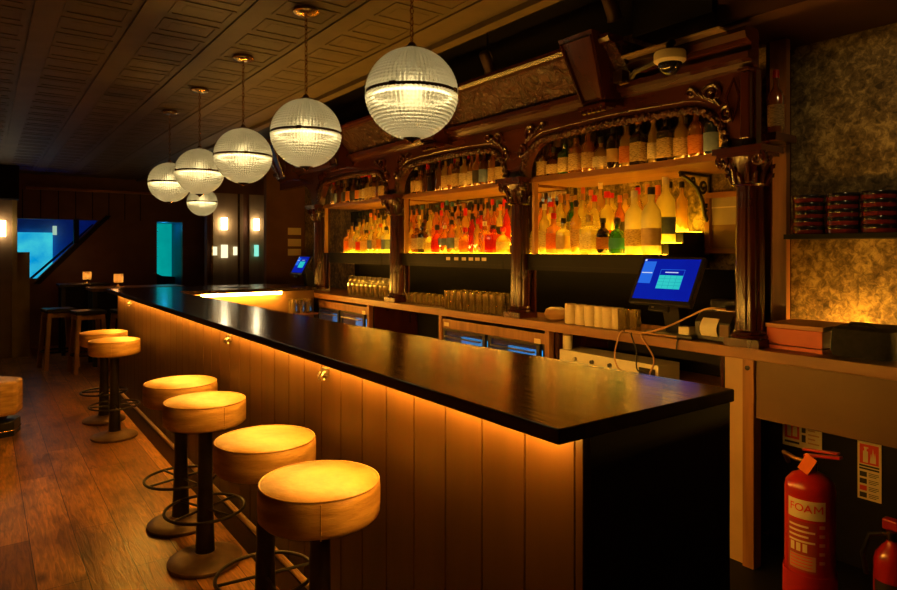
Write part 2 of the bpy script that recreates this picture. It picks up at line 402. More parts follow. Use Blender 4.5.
# pressed panel ceiling: beams along the room, moulded panels between
b = new(); box(b, -3, 2.18, -1.5, 12, 2.745, 2.80)
k = -8; x = .25-.43*8
while x < 2.1:
    if x > -2.9: box(b, x-.045, x+.045, -1.5, 12, 2.737, 2.75)
    xl, xr = x+.075, min(x+.355, 2.14)
    if xl > -2.9 and xr-xl > .1:
        y = -1.4
        while y < 11.8:
            for (a0,a1,c0,c1) in ((xl,xr,y,y+.016),(xl,xr,y+.2,y+.216),(xl,xl+.016,y+.016,y+.2),(xr-.016,xr,y+.016,y+.2)):
                box(b, a0, a1, c0, c1, 2.7415, 2.75)
            box(b, xl+.05, xr-.05, y+.055, y+.16, 2.744, 2.75)
            y += .29
    x += .43
box(b, 2.12, 2.19, -1.5, 12, 2.715, 2.81)
struct('ceiling', b, 'ceil', smooth=False)
b = new(); box(b, 2.19, 3.7, -1.5, 12, 3.02, 3.06); struct('ceiling_recess', b, 'black', smooth=False)
b = new(); box(b, 2.19, 2.2, -1.5, 12, 2.81, 3.02); struct('trim_1', b, 'black', smooth=False)
b = new(); box(b, 2.94, 3.58, -1.5, 1.80, 2.65, 3.02); struct('trim_2', b, 'soffit', smooth=False)
b = new(); box(b, 2.90, 3.58, 1.80, 2.28, 2.72, 3.02); box(b, 2.60, 2.90, -1.5, 1.8, 2.80, 3.02); struct('trim_3', b, 'black', smooth=False)
b = new(); box(b, XW, 3.7, -1.5, 8.4, 0, 3.06); struct('wall_right', b, 'wallpaper', smooth=False)
b = new(); box(b, -3.1, -3, -1.5, 12, 0, 2.8); struct('wall_left', b, 'wall', smooth=False)
# far wall with a triangular stair opening and a doorway
b = new()
FY0, FY1 = 12, 12.12
def fw(pts): prism(b, pts, 'y', FY0, FY1)
fw([(-3,2.04),(3.7,2.04),(3.7,3.06),(-3,3.06)]); fw([(-3,0),(.42,0),(.42,2.04),(-3,2.04)]); fw([(.42,0),(.70,0),(.70,1.10),(.42,1.10)])
fw([(.70,0),(1.56,0),(1.56,2.04),(.70,1.10)]); fw([(1.56,0),(2.45,0),(2.45,2.04),(1.56,2.04)]); fw([(2.87,0),(3.7,0),(3.7,2.04),(2.87,2.04)])
struct('wall_far', b, 'wall', smooth=False)
b = new(); box(b, 1.20, 1.27, 11.97, 12.1, 1.66, 2.04); prism(b, [(.66,1.02),(.74,1.02),(1.74,2.12),(1.66,2.12)], 'y', 11.95, 12.10); struct('trim_4', b, 'black', smooth=False)
b = new(); box(b, .55, 2.75, 11.93, 12, 2.50, 2.54); struct('trim_5', b, M('copper_trim', (.30,.12,.06), None, 6, .35, .6), smooth=False)
# stair hall behind
b = new(); box(b, -.6, 1.9, 13.6, 13.7, 0, 2.6); box(b, 1.9, 2.0, 12.13, 13.7, 0, 2.6); box(b, -.6, 2.0, 12.13, 13.7, 2.32, 2.42); box(b, -.7, -.6, 12.13, 13.7, 0, 2.6); struct('wall_stair', b, 'blueroom', smooth=False)
b = new(); box(b, .50, 1.02, 13.5, 13.59, .9, 1.86); o = obj('backlit_panel', b, 'cyan', smooth=False); tag(o, 'bright cyan backlit panel glowing through the sloping stair opening in the far wall', 'light panel')
b = new(); box(b, 1.02, 1.08, 13.44, 13.52, 1.82, 1.98); o = obj('hall_lamp', b, EM('hall_lamp_glow', (.6,.9,.7), .6), smooth=False); tag(o, 'small white lamp at the top corner of the cyan panel in the stair opening', 'lamp')
b = new(); sweep(b, [(.62,13.0,1.02),(1.6,13.0,2.0)], .02, 8); sweep(b, [(.62,13.0,1.02),(.62,13.0,0)], .02, 8); sweep(b, [(1.3,13.0,1.70),(1.3,13.0,0)], .02, 8)
o = obj('stair_handrail', b, 'blackp'); tag(o, 'dark sloping handrail crossing the blue stair opening', 'handrail')
b = new(); box(b, 2.35, 2.45, 12.12, 12.8, 0, 2.1); box(b, 2.87, 2.97, 12.12, 12.8, 0, 2.1); box(b, 2.35, 2.97, 12.12, 12.8, 2.04, 2.14); struct('door_1', b, M('blue_reveal', (.02,.10,.2), None, 4, .5), smooth=False)
b = new(); box(b, 2.40, 2.92, 12.8, 12.86, 0, 2.10); o = obj('teal_doorway_panel', b, 'teal', smooth=False); tag(o, 'teal glowing glass panel deep inside the far doorway', 'light panel')
b = new(); prism(b, [(2.46,1.22),(2.52,1.14),(2.64,1.08),(2.86,1.06),(2.86,1.0),(2.46,1.0)], 'y', 12.5, 12.6); box(b, 2.46, 2.86, 12.5, 12.6, 0, 1.0); o = obj('curved_bench_back', b, 'blackp', smooth=False); tag(o, 'dark curved seat back silhouetted in the teal doorway', 'seat')
# left partition with its sconce
b = new(); box(b, -3, .34, 11, 11.12, 0, 2.26); struct('wall_partition', b, M('taupe_panel', (.20,.12,.06), (.25,.155,.08), 4, .5), smooth=False)
b = new(); box(b, .34, .40, 10.97, 11.13, 0, 2.26); box(b, .40, .55, 11.0, 11.12, 0, 1.52); struct('trim_6', b, M('gilt_edge', (.30,.2,.07), None, 5, .4), smooth=False)
b = new(); box(b, -3, .42, 10.9, 12, 2.27, 2.74); struct('trim_7', b, 'black', smooth=False)
# wall that closes the bar at its far end, partition with gloss panels
b = new(); box(b, 3.04, 3.58, 8.3, 8.4, 0, 3.02); struct('wall_bar_end', b, 'wall', smooth=False)
b = new(); box(b, 2.76, 3.70, 10.05, 10.2, 0, 2.74); struct('wall_panelled', b, 'wall', smooth=False)
b = new(); box(b, 2.82, 3.30, 10.02, 10.05, .1, 2.42); struct('trim_8', b, 'panelgloss', smooth=False)
b = new(); box(b, 3.21, 3.24, 10.0, 10.02, .1, 2.42); box(b, 2.815, 2.835, 10.0, 10.02, .1, 2.42); struct('trim_9', b, 'brass', smooth=False)
b = new(); box(b, 3.40, 3.66, 10.02, 10.05, .1, 2.42); struct('trim_10', b, 'panelgloss', smooth=False)
# wall panel boards on the camera side of the far wall
b = new()
for i in range(8):
    box(b, .5+i*.24, .5+i*.24+.012, 11.99, 12, 2.05, 2.5)
struct('trim_11', b, 'black', smooth=False)

b = new(); box(b, 1.74, 2.975, -1.0, 6.6, .0251, .0275); box(b, 2.975, 3.40, -1.0, 1.82, .0251, .0275); struct('floor_aisle_shade', b, 'black', smooth=False)  # black sheet laid over the aisle floor in place of shade

# ------------------------------------------------------------------ bar counter
Z1 = 1.15
def bar():
    t = thing('bar_counter', (1.4,4.1,0), 'long bar counter clad in brown vertical boards with an unlit black end', 'bar counter')
    b = new()
    y = 1.048
    box(b, 1.123, 1.145, 1.022, 1.046, .025, 1.113)
    while y < 7.1:
        y2 = min(y+.174, 7.42)
        box(b, 1.125, 1.15, y+.003, y2-.003, .025, 1.113); y = y2
    box(b, 1.135, 1.15, 1.022, 7.42, .025, 1.113)
    obj('front_boards', b, 'barpanel', t, bev=.002, smooth=False)
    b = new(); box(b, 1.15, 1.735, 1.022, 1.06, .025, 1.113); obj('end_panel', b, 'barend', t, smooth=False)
    b = new(); prism(b, [(1.69,1.06),(1.72,1.06),(1.57,3.2),(1.49,6.6),(1.46,6.6),(1.54,3.2)], 'z', .025, 1.113); obj('back_panel', b, 'underpanel', t, smooth=False)
    b = new(); box(b, 1.08, 1.123, 1.022, 7.42, .025, .150); obj('plinth', b, 'plinth', t, bev=.003, smooth=False)
    b = new(); sweep(b, [(1.094,1.022,.162),(1.094,7.42,.162)], .0135, 10); obj('plinth_rail', b, 'railwood', t)
    b = new(); box(b, 1.078, 1.090, 1.06, 7.34, 1.104, 1.112); l = obj('light_strip', b, 'led', t, smooth=False)
    b = new(); prism(b, [(1.727,1.35),(1.735,1.35),(1.605,3.2),(1.527,6.45),(1.519,6.45),(1.597,3.2)], 'z', 1.099, 1.110); obj('aisle_light_strip', b, 'led_in', t, smooth=False)
    # hooks under the top
    for y in (2.38, 3.62, 6.6):
        b = new(); sweep(b, [(1.123,y,1.06),(1.105,y,1.06),(1.095,y,1.045),(1.101,y,1.03),(1.110,y,1.032)], .005, 8)
        sweep(b, [(1.105,y+.028,1.06),(1.095,y+.028,1.045),(1.101,y+.028,1.03)], .005, 8); box(b, 1.113, 1.123, y-.01, y+.038, 1.045, 1.075)
        obj('hook', b, 'steel', t)
    t2 = thing('bar_return', (2.3,6.85,0), 'short far return of the bar with a glowing strip along its inner edge', 'bar counter')
    b = new(); box(b, 1.50, 2.96, 6.62, 6.66, .025, 1.113); obj('inner_panel', b, 'underpanel', t2, smooth=False)
    b = new(); box(b, 1.155, 2.96, 7.38, 7.42, .025, 1.113); obj('outer_panel', b, 'barpanel', t2, smooth=False)
    b = new(); box(b, 1.74, 2.56, 6.535, 6.55, 1.085, 1.112); obj('light_strip', b, 'led_in', t2, smooth=False)
    b = new(); prism(b, [(1.04,1.018),(1.754,1.018),(1.60,3.2),(1.52,6.53),(2.96,6.53),(2.96,7.44),(1.04,7.44)], 'z', 1.1135, Z1)
    o = obj('bar_worktop', b, 'bartop', bev=.004, smooth=False); tag(o, 'polished black wood bar top turning the corner at its far end', 'worktop')
    b = new(); box(b, 2.05, 2.35, 6.9, 7.1, 1.151, 1.155); o = obj('bar_mat', b, 'blackp', bev=.001, smooth=False); tag(o, 'flat dark mat on the far return of the bar top', 'mat')
bar()

# ------------------------------------------------------------------ stools
def make_stool():
    t = thing('bar_stool', (0,0,0), 'x', 'bar stool', 'round leather bar stools along the bar')
    b = new()
    pr = [(.001,.673),(.15,.673),(.178,.677),(.190,.689),(.1925,.715),(.1925,.765),(.190,.782),(.184,.791)]
    lathe(b, pr, 64, rib=lambda a,z: .005*math.sin(5*a+130*z)*math.sin(3*a)+.004*math.sin(11*a-150*z)); s = obj('seat', b, 'leather', t, ang=60)
    b = new(); lathe(b, [(.1845,.7905),(.165,.797),(.12,.801),(.06,.804),(.001,.805)], 48, rib=lambda a,z: 0); obj('seat_top', b, 'leather', s, ang=60)
    b = new(); sweep(b, ring_pts((0,0,.7905), .187, 48), .0035, 8, True); obj('piping', b, 'leather', s)
    b = new(); sweep(b, [(.1925*math.cos(4.0),.1925*math.sin(4.0),z) for z in (.68,.72,.785)], .002, 6); obj('seam', b, 'leather', s)
    b = new(); lathe(b, [(.050,.03),(.045,.07),(.035,.35),(.033,.64),(.06,.655),(.11,.666),(.11,.673)], 24); obj('column', b, 'iron', t)
    b = new(); sweep(b, ring_pts((0,0,.262), .185, 48), .0075, 8, True); r = obj('foot_ring', b, 'iron', t)
    for i in range(4):
        a = PI/4+i*PI/2+.3
        b = new(); sweep(b, [(.034*math.cos(a),.034*math.sin(a),.262),(.182*math.cos(a),.182*math.sin(a),.262)], .006, 6); obj('spoke', b, 'iron', r)
    b = new(); lathe(b, [(.168,0),(.173,.006),(.173,.018),(.16,.028),(.13,.036),(.08,.042),(.055,.05),(.05,.056)], 40); obj('base', b, 'ironbase', t)
    return t
stool = make_stool()
SP = [(.872,1.905),(.893,2.45),(.883,3.25),(.893,3.77),(.872,5.84),(.880,6.46)]
SL = ['round tan leather bar stool in the foreground, nearest the camera','round tan leather bar stool half hidden just behind the foreground stool',
 'round tan leather bar stool of the middle pair, the nearer one','round tan leather bar stool of the middle pair, the farther one peeking out behind',
 'round tan leather bar stool of the distant pair, the nearer one','round tan leather bar stool at the far end of the bar, behind its neighbour']
for i, ((x,y), l) in enumerate(zip(SP, SL)):
    if i == 0: stool.location = (x,y,.0255); stool['label'] = l; stool.rotation_euler[2] = .3
    else: dup(stool, (x,y,.0255), l, rotz=random.uniform(0,6))
# hexagonal pouf stool cut by the left frame edge
t = thing('hexagonal_pouf', (.07,6.5,.0255), 'hexagonal tan pouf on a black plinth at the left edge of the picture', 'stool', rotz=0)
hexa = lambda r, k=.25: [(.07+r*math.cos(k+i*PI/3), 6.5+r*math.sin(k+i*PI/3)) for i in range(6)]
b = new(); prism(b, hexa(.22), 'z', .20, .475); obj('cushion', b, 'leather', t, bev=.022)
b = new(); prism(b, hexa(.20), 'z', .0255, .15); obj('plinth', b, 'blackp', t, bev=.008)
b = new(); prism(b, hexa(.10), 'z', .15, .20); obj('neck', b, 'iron', t)
b = new(); sweep(b, [(p[0],p[1],.075) for p in hexa(.203)], .004, 6, True); obj('trim_line', b, 'brass', t)

# ------------------------------------------------------------------ pendants
def make_pendant():
    t = thing('globe_pendant', (0,0,0), 'x', 'pendant lamp', 'ribbed glass globe pendants over the bar')   # origin at globe centre
    R = .168
    rib = lambda a, z: .03*math.cos(64*a)*(1-.85*(z/R)**2)
    def prof(s):
        o = []
        for i in range(72):
            th = .03+(PI/2-.07-.03)*i/71; r = R*math.cos(th); z = R*math.sin(th)
            w = 1+.012*math.cos(i*PI/2)
            if r > .02: o.append((r*w, s*z*w))
        return o
    b = new(); lathe(b, prof(1), 384, rib=rib, cap=False); obj('upper_glass', b, 'globe', t)
    b = new(); lathe(b, prof(-1), 384, rib=rib, cap=False); obj('lower_glass', b, 'globe', t)
    b = new(); lathe(b, [(.1665,-.006),(.1705,-.006),(.1705,.006),(.1665,.006)], 64, cap=False); bd = obj('band', b, 'brassd', t)
    for i in range(4):
        a = .6+i*PI/2; b = new(); box(b, -.012, .012, -.004, .004, -.008, .008, Matrix.Rotation(a,4,'Z')@Matrix.Translation((0,.172,0))); obj('clasp', b, 'brass', bd)
    b = new(); lathe(b, [(.001,-.186),(.008,-.184),(.012,-.178),(.022,-.172),(.034,-.166),(.034,-.160),(.02,-.158)], 24); obj('finial', b, 'brass', t)
    b = new(); lathe(b, [(.024,.158),(.036,.162),(.034,.17),(.018,.176),(.012,.19),(.001,.192)], 24); obj('gallery_cap', b, 'brassd', t)
    b = new()
    z = .194; i = 0
    while z < .585:
        pts = [(.0075*math.cos(q)*(1 if i%2 else 0), .0075*math.cos(q)*(0 if i%2 else 1), z+.009+.0125*math.sin(q)) for q in [2*PI*k/10 for k in range(10)]]
        sweep(b, pts, .0017, 5, True); z += .0215; i += 1
    sweep(b, [(.004*math.sin(j*.9),.004*math.cos(j*.9),.19+j*.0208) for j in range(20)], .0014, 5)
    obj('chain', b, 'brass', t)
    b = new(); lathe(b, [(.012,.585),(.03,.587),(.055,.592),(.064,.598),(.064,.606),(.058,.612),(.058,.622)], 32, rib=lambda a,z: .02*math.cos(20*a)); obj('canopy', b, 'brass', t)
    b = new(); lathe(b, [(.001,-.055),(.03,-.05),(.042,-.03),(.045,-.005),(.038,.025),(.02,.05),(.016,.07),(.001,.072)], 20); obj('bulb', b, 'bulb', t)
    b = new(); sweep(b, ring_pts((0,0,-.014), .146, 48), .005, 8, True); obj('added_glow_ring', b, 'glow_ring', t)  # ring made up to brighten the glass just under the band
    for i in range(3):
        a = i*2*PI/3; b = new(); sweep(b, [(.02*math.cos(a),.02*math.sin(a),.075),(.143*math.cos(a),.143*math.sin(a),-.012)], .003, 6); obj('glow_ring_arm', b, 'brassd', t)  # arms carrying the added ring
    b = new(); lathe(b, [(.018,.068),(.02,.072),(.02,.13),(.008,.155)], 16); obj('lamp_holder', b, 'brassd', t)
    return t
pend = make_pendant()
PP = [(1.3,2.03,'globe pendant nearest the camera, the biggest of the row'),(1.3,3.0,'second globe pendant from the camera'),(1.3,3.95,'third globe pendant from the camera'),
      (1.3,4.93,'fourth globe pendant from the camera, overlapping two others'),(1.3,5.87,'fifth globe pendant from the camera, leftmost in the picture'),(2.14,8.0,'farthest globe pendant, low in the cluster behind the fourth globe')]
for i, (x,y,l) in enumerate(PP):
    l = 'ribbed glass '+l
    zc = 2.128
    if i == 0: pend.location = (x,y,zc+.005); pend['label'] = l
    else: dup(pend, (x,y,zc), l, rotz=i*.37)

# ------------------------------------------------------------------ back bar joinery
COLY = [1.69, 3.35, 5.0, 6.65]
def capital(b, y, z0=1.86, z1=2.045, xc=3.045):
    lathe(b, [(.072,z0),(.082,z0+.008),(.072,z0+.016),(.076,z0+.03),(.082,z0+.08),(.10,z0+.13),(.108,z0+.15)], 24, c=(xc,y,0))
    box(b, xc-.125, xc+.08, y-.125, y+.125, z1-.03, z1); box(b, xc-.11, xc+.07, y-.11, y+.11, z1-.045, z1-.03)
    for sy in (-1,1):
        for sx in (-1,):
            sweep(b, spiral((xc+sx*.088, y+sy*.088, z0+.125), .034, .006, 1.6, 26, 'x', PI/2, -sy), .011, 6)
            sweep(b, spiral((xc+sx*.06, y+sy*.11, z0+.125), .034, .006, 1.6, 26, 'y', PI/2, 1), .010, 6)
    for i in range(8):
        a = i*PI/4; ca, sa = math.cos(a), math.sin(a)
        for (h, o) in ((.055,0),(.095,PI/8)):
            ca, sa = math.cos(a+o), math.sin(a+o)
            sweep(b, [(xc+ca*r, y+sa*r, z0+z) for r, z in ((.078,.015),(.088,h*.6),(.098,h),(.108,h+.006),(.106,h-.012))], lambda t: .014*(1-t*.55), 6)
def column(y, i):
    names = ['carved mahogany column at the right end, beside the touchscreen and receipt printer','fluted mahogany column between the near and middle bays','fluted mahogany column between the middle and far bays','fluted mahogany column at the left end of the back bar, beside the far screen']
    t = thing('bar_column', (3.045,y,1.081), names[i], 'column', 'carved columns of the back bar')
    b = new()
    fl = lambda a, z: -.10*max(0, math.cos(9*a))**2
    lathe(b, [(.066,1.16),(.068,1.2),(.066,1.55),(.061,1.86)], 96, c=(3.045,y,0), rib=fl); obj('shaft', b, 'mahog', t)
    b = new(); box(b, 2.962, 3.12, y-.088, y+.088, 1.081, 1.12); lathe(b, [(.083,1.12),(.088,1.128),(.083,1.138),(.073,1.143),(.078,1.152),(.070,1.16)], 32, c=(3.045,y,0)); obj('column_base', b, 'mahog', t)
    b = new(); capital(b, y); obj('capital', b, 'mahog', t)
    b = new(); box(b, 3.124, 3.14, y-.065, y+.065, 1.081, 2.045)
    obj('pilaster', b, 'mahog', t, bev=.004, smooth=False)
for i, y in enumerate(COLY): column(y, i)

def arch_curve(y0, y1, z0=2.056, zt=2.275, r=.23, n=12):
    """spring, rounded shoulder, flat crown, rounded shoulder"""
    pts = []
    for i in range(n+1):
        a = PI-PI/2*i/n; pts.append((y0+r+r*math.cos(a), z0+(zt-z0)*math.sin(a)))
    for i in range(1, 20): pts.append((y0+r+(y1-y0-2*r)*i/20, zt+.014*math.sin(PI*i/20)))
    for i in range(n+1):
        a = PI/2-PI/2*i/n; pts.append((y1-r+r*math.cos(a), z0+(zt-z0)*math.sin(a)))
    return pts
ent = thing('carved_canopy', (3.0,4.2,2.05), 'carved dark mahogany canopy with arches running over the whole back bar', 'carved canopy')
BAY = [('near', COLY[0], COLY[1]), ('middle', COLY[1], COLY[2]), ('far', COLY[2], COLY[3])]
for nm, ya, yb in BAY:
    cu = arch_curve(ya+.085, yb-.085)
    b = new()
    prism(b, [(ya,2.42)]+[(ya,2.047),(ya+.085,2.047)]+cu+[(yb-.085,2.047),(yb,2.047),(yb,2.42)], 'x', 2.99, 3.07)
    a = obj('arch', b, 'mahog_h', ent, smooth=False)
    b = new()
    fine = []
    for i in range(len(cu)-1):
        d = math.dist(cu[i], cu[i+1]); k = max(2, int(d/.006))
        fine += [(2.985, cu[i][0]+(cu[i+1][0]-cu[i][0])*j/k, cu[i][1]+(cu[i+1][1]-cu[i][1])*j/k+.004) for j in range(k)]
    sweep(b, fine, .020, 8, twist=lambda an, L: 1+.28*math.cos(an*2+L*150)); obj('rope_moulding', b, 'carved', a)
    b = new(); sweep(b, [(2.992, p[0]+(.022 if p[0] < (ya+yb)/2 else -.022)*0, p[1]+.055) for p in cu[8:-8]], .005, 6); obj('arch_bead', b, 'mahog', a)
    # spandrel scrolls
    for s, yy in ((1, ya+.10), (-1, yb-.10)):
        b = new()
        sweep(b, spiral((2.982, yy+s*.06, 2.335), .055, .008, 1.4, 30, 'x', 0 if s > 0 else PI, s), .012, 6)
        sweep(b, spiral((2.982, yy-s*.02, 2.22), .045, .008, 1.3, 26, 'x', PI/2, -s), .011, 6)
        sweep(b, spiral((2.982, yy+s*.18, 2.36), .03, .006, 1.2, 22, 'x', 0 if s > 0 else PI, s), .009, 6)
        for q in range(5): sweep(b, [(2.982, yy+s*(.02+.03*q), 2.27+.018*q), (2.976, yy+s*(.04+.03*q), 2.30+.018*q), (2.982, yy+s*(.035+.03*q), 2.325+.014*q)], lambda t: .012*math.sin(PI*(.15+.8*t)), 6)
        obj('spandrel_scroll', b, 'mahog', a)
YE0, YE1 = 1.62, 7.7
b = new(); prism(b, [(2.99,2.42),(2.955,2.425),(2.94,2.445),(2.905,2.455),(2.90,2.485),(2.93,2.495),(3.0,2.495),(3.0,2.42)], 'y', YE0, YE1); obj('lower_moulding', b, 'mahog_h', ent, smooth=False)
b = new(); prism(b, [(2.935,2.495),(2.915,2.53),(2.775,2.675),(2.85,2.70),(3.07,2.70),(3.07,2.495)], 'y', 2.30, YE1); obj('frieze', b, 'carved', ent, smooth=False)
b = new(); prism(b, [(2.775,2.675),(2.735,2.68),(2.72,2.70),(2.72,2.72),(2.85,2.72),(2.85,2.70)], 'y', 2.30, YE1); obj('cornice', b, 'mahog_h', ent, smooth=False)
b = new(); prism(b, [(2.935,2.495),(2.93,2.53),(2.89,2.545),(2.875,2.575),(2.89,2.60),(3.0,2.60),(3.0,2.495)], 'y', YE0, 2.30); obj('lower_moulding', b, 'mahog_h', ent, smooth=False)
b = new(); prism(b, [(3.0,2.60),(2.83,2.60),(2.83,2.612),(3.0,2.612)], 'y', 1.72, 2.30); obj('cover_board', b, 'tan', ent, smooth=False)
# arch-line panel over the passage beyond the left column
b = new(); prism(b, [(6.65,2.42),(6.65,2.047),(6.74,2.047),(6.80,2.22),(6.95,2.29),(7.7,2.29),(7.7,2.42)], 'x', 2.99, 3.07); obj('passage_header', b, 'mahog_h', ent, smooth=False)
# end block with lozenge, right end
b = new(); box(b, 2.975, 3.03, 1.622, 1.689, 2.047, 2.419); e = obj('end_block', b, 'mahog', ent, bev=.004, smooth=False)
b = new()
loz = [(2.97,1.735,2.18),(2.97,1.70,2.30),(2.97,1.73,2.385),(2.97,1.77,2.30)]
sweep(b, loz, .008, 6, True); obj('lozenge', b, 'mahog', e)
b = new(); box(b, 2.935, 2.99, 1.632, 1.68, 2.08, 2.40); box(b, 2.92, 2.99, 1.624, 1.688, 2.40, 2.419); obj('end_corbel', b, 'mahog', e, bev=.006, smooth=False)
# keystones: leaning tapered brackets with sunk panels
KY = [2.49, 4.16, 5.82, 7.18]
for y in KY:
    b = new()
    A, B = Vector((2.83,y,2.375)), Vector((2.665,y,2.745))
    n = Vector((-(B-A).z, 0, (B-A).x)).normalized()   # out of the face
    wa, wb = .085, .125
    back = .16
    v = []
    for (P, w) in ((A,wa),(B,wb)):
        for (s, q) in ((-1,0),(1,0),(1,1),(-1,1)):
            p = P + Vector((0, s*w, 0)) + (Vector((back,0,.0)) if q else Vector((0,0,0)))
            v.append(b.verts.new(p))
    for f in ((0,1,2,3),(7,6,5,4),(0,4,5,1),(1,5,6,2),(2,6,7,3),(3,7,4,0)): b.faces.new([v[i] for i in f])
    ks = obj('keystone', b, 'mahog', ent, smooth=False)
    b = new()
    fr = lambda t, s: A+(B-A)*t+Vector((0, s*(wa+(wb-wa)*t-.014), 0))+n*.006
    sweep(b, [fr(.07,-1), fr(.07,1), fr(.93,1), fr(.93,-1)], .011, 6, True); obj('panel_moulding', b, 'mahog', ks)
    b = new(); box(b, 2.80, 2.90, y-.10, y+.10, 2.352, 2.375); 
    for q in range(5): lathe(b, [(.001,-.02),(.014,-.014),(.017,0),(.014,.008)], 10, c=(2.825,y-.07+q*.035,2.348))
    obj('drop', b, 'mahog', ks)
# upper shelves with hollowed front edge
def shelf_front(y, ya, yb):
    t = (y-ya)/(yb-ya); return 2.985+.05*math.sin(PI*t)
UZ = 2.03
for nm, ya, yb in BAY:
    b = new(); n = 24
    y0, y1 = ya+.07, yb-.07
    pts = [(shelf_front(y0+(y1-y0)*i/n, ya, yb)+.03, y0+(y1-y0)*i/n) for i in range(n+1)]
    prism(b, pts+[(XW-.001,y1),(XW-.001,y0)], 'z', UZ-.022, UZ)
    o = obj('upper_shelf', b, 'counter', smooth=False); 
    o['label'] = f'upper wooden bottle shelf with hollowed front edge, in the {nm} bay of the back bar'; o['category'] = 'shelf'
    b = new(); 
    def edge(d0, d1, za, zb):
        q = [(shelf_front(y0+.03+(y1-y0-.06)*i/n, ya, yb)+.03, y0+.03+(y1-y0-.06)*i/n) for i in range(n+1)]
        prism(b, [(x+d0, y) for x, y in q]+[(x+d1, y) for x, y in q[::-1]], 'z', za, zb)
    edge(.004, .010, UZ+.0005, UZ+.016); obj('edge_lip', b, 'counter', o, smooth=False)
    b = new(); edge(.0105, .0165, UZ+.0005, UZ+.008); l = obj('light_strip', b, 'led_up', o, smooth=False)
    b = new()
    yy = yb-.135
    box(b, 3.04, 3.075, yy-.012, yy+.012, 1.52, UZ-.022); obj('stile', b, 'oakleg', o, smooth=False)
# wall behind the bays: mirrors in the middle and far ones
b = new(); box(b, 3.555, 3.579, 3.40, 4.90, 1.5, 2.0); o = obj('bar_mirror', b, 'mirror', smooth=False); tag(o, 'mirror behind the crowded bottles of the middle bay', 'mirror')
b = new(); box(b, 3.555, 3.579, 4.94, 6.9, 1.5, 2.0); o = obj('bar_mirror', b, 'mirror_old', smooth=False); tag(o, 'dark aged mirror behind the bottles of the far bay', 'mirror')
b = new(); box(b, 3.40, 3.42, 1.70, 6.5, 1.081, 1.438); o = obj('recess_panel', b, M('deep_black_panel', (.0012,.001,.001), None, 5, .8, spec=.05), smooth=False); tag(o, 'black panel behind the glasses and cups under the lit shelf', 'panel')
# stepped, lit bottle displays
SZ = 1.525
TX = [3.140, 3.27, 3.42]
TZ = [SZ, SZ+.068, SZ+.136]
def display(nm, y0, y1, s0, s1):
    t = thing('bottle_display', (3.3,(y0+y1)/2,1.44), f'black stepped bottle display with glowing tiers in the {nm} bay', 'bottle display')
    b = new(); box(b, 3.06, 3.55, s0, s1, 1.44, SZ-.003); obj('shelf_board', b, 'black', t, smooth=False)
    b = new(); box(b, 3.06, 3.068, s0, s1, 1.412, 1.4398); obj('front_lip', b, 'black', t, smooth=False)  # lip added to hide the strip below the board
    b = new(); box(b, 3.30, 3.312, s0+.05, s1-.05, 1.431, 1.4398); obj('added_glass_light', b, 'glass_fill', t, smooth=False)  # strip added to make the glasses on the counter glow
    b = new(); box(b, 3.06, 3.086, s0, s1, SZ-.0029, SZ); obj('nosing', b, 'brassd', t, smooth=False)
    b = new(); box(b, 3.2, 3.34, y0, y1, SZ-.003, TZ[1]-.004); box(b, 3.34, 3.55, y0, y1, SZ-.003, TZ[2]-.004); obj('riser', b, 'blackp', t, smooth=False)
    for k, (xa, xb) in enumerate(((3.088,3.192),(3.2,3.335),(3.345,3.54))):
        b = new(); box(b, xa, xb, y0+.005, y1-.005, TZ[k]-.003, TZ[k]); obj('lit_tier', b, 'led_shelf', t, smooth=False)
    if nm == 'middle':
        for y in (4.23,4.12,4.02,3.93,3.85,3.77):
            b = new(); box(b, 3.0575, 3.0595, y-.026, y+.026, 1.468, 1.492); obj('price_tag', b, 'cream', t, smooth=False)
    return t
display('near', 2.26, 3.55, 2.22, 3.55)
display('middle', 3.555, 5.30, 3.555, 5.30)
display('far', 5.305, 6.24, 5.305, 6.45)

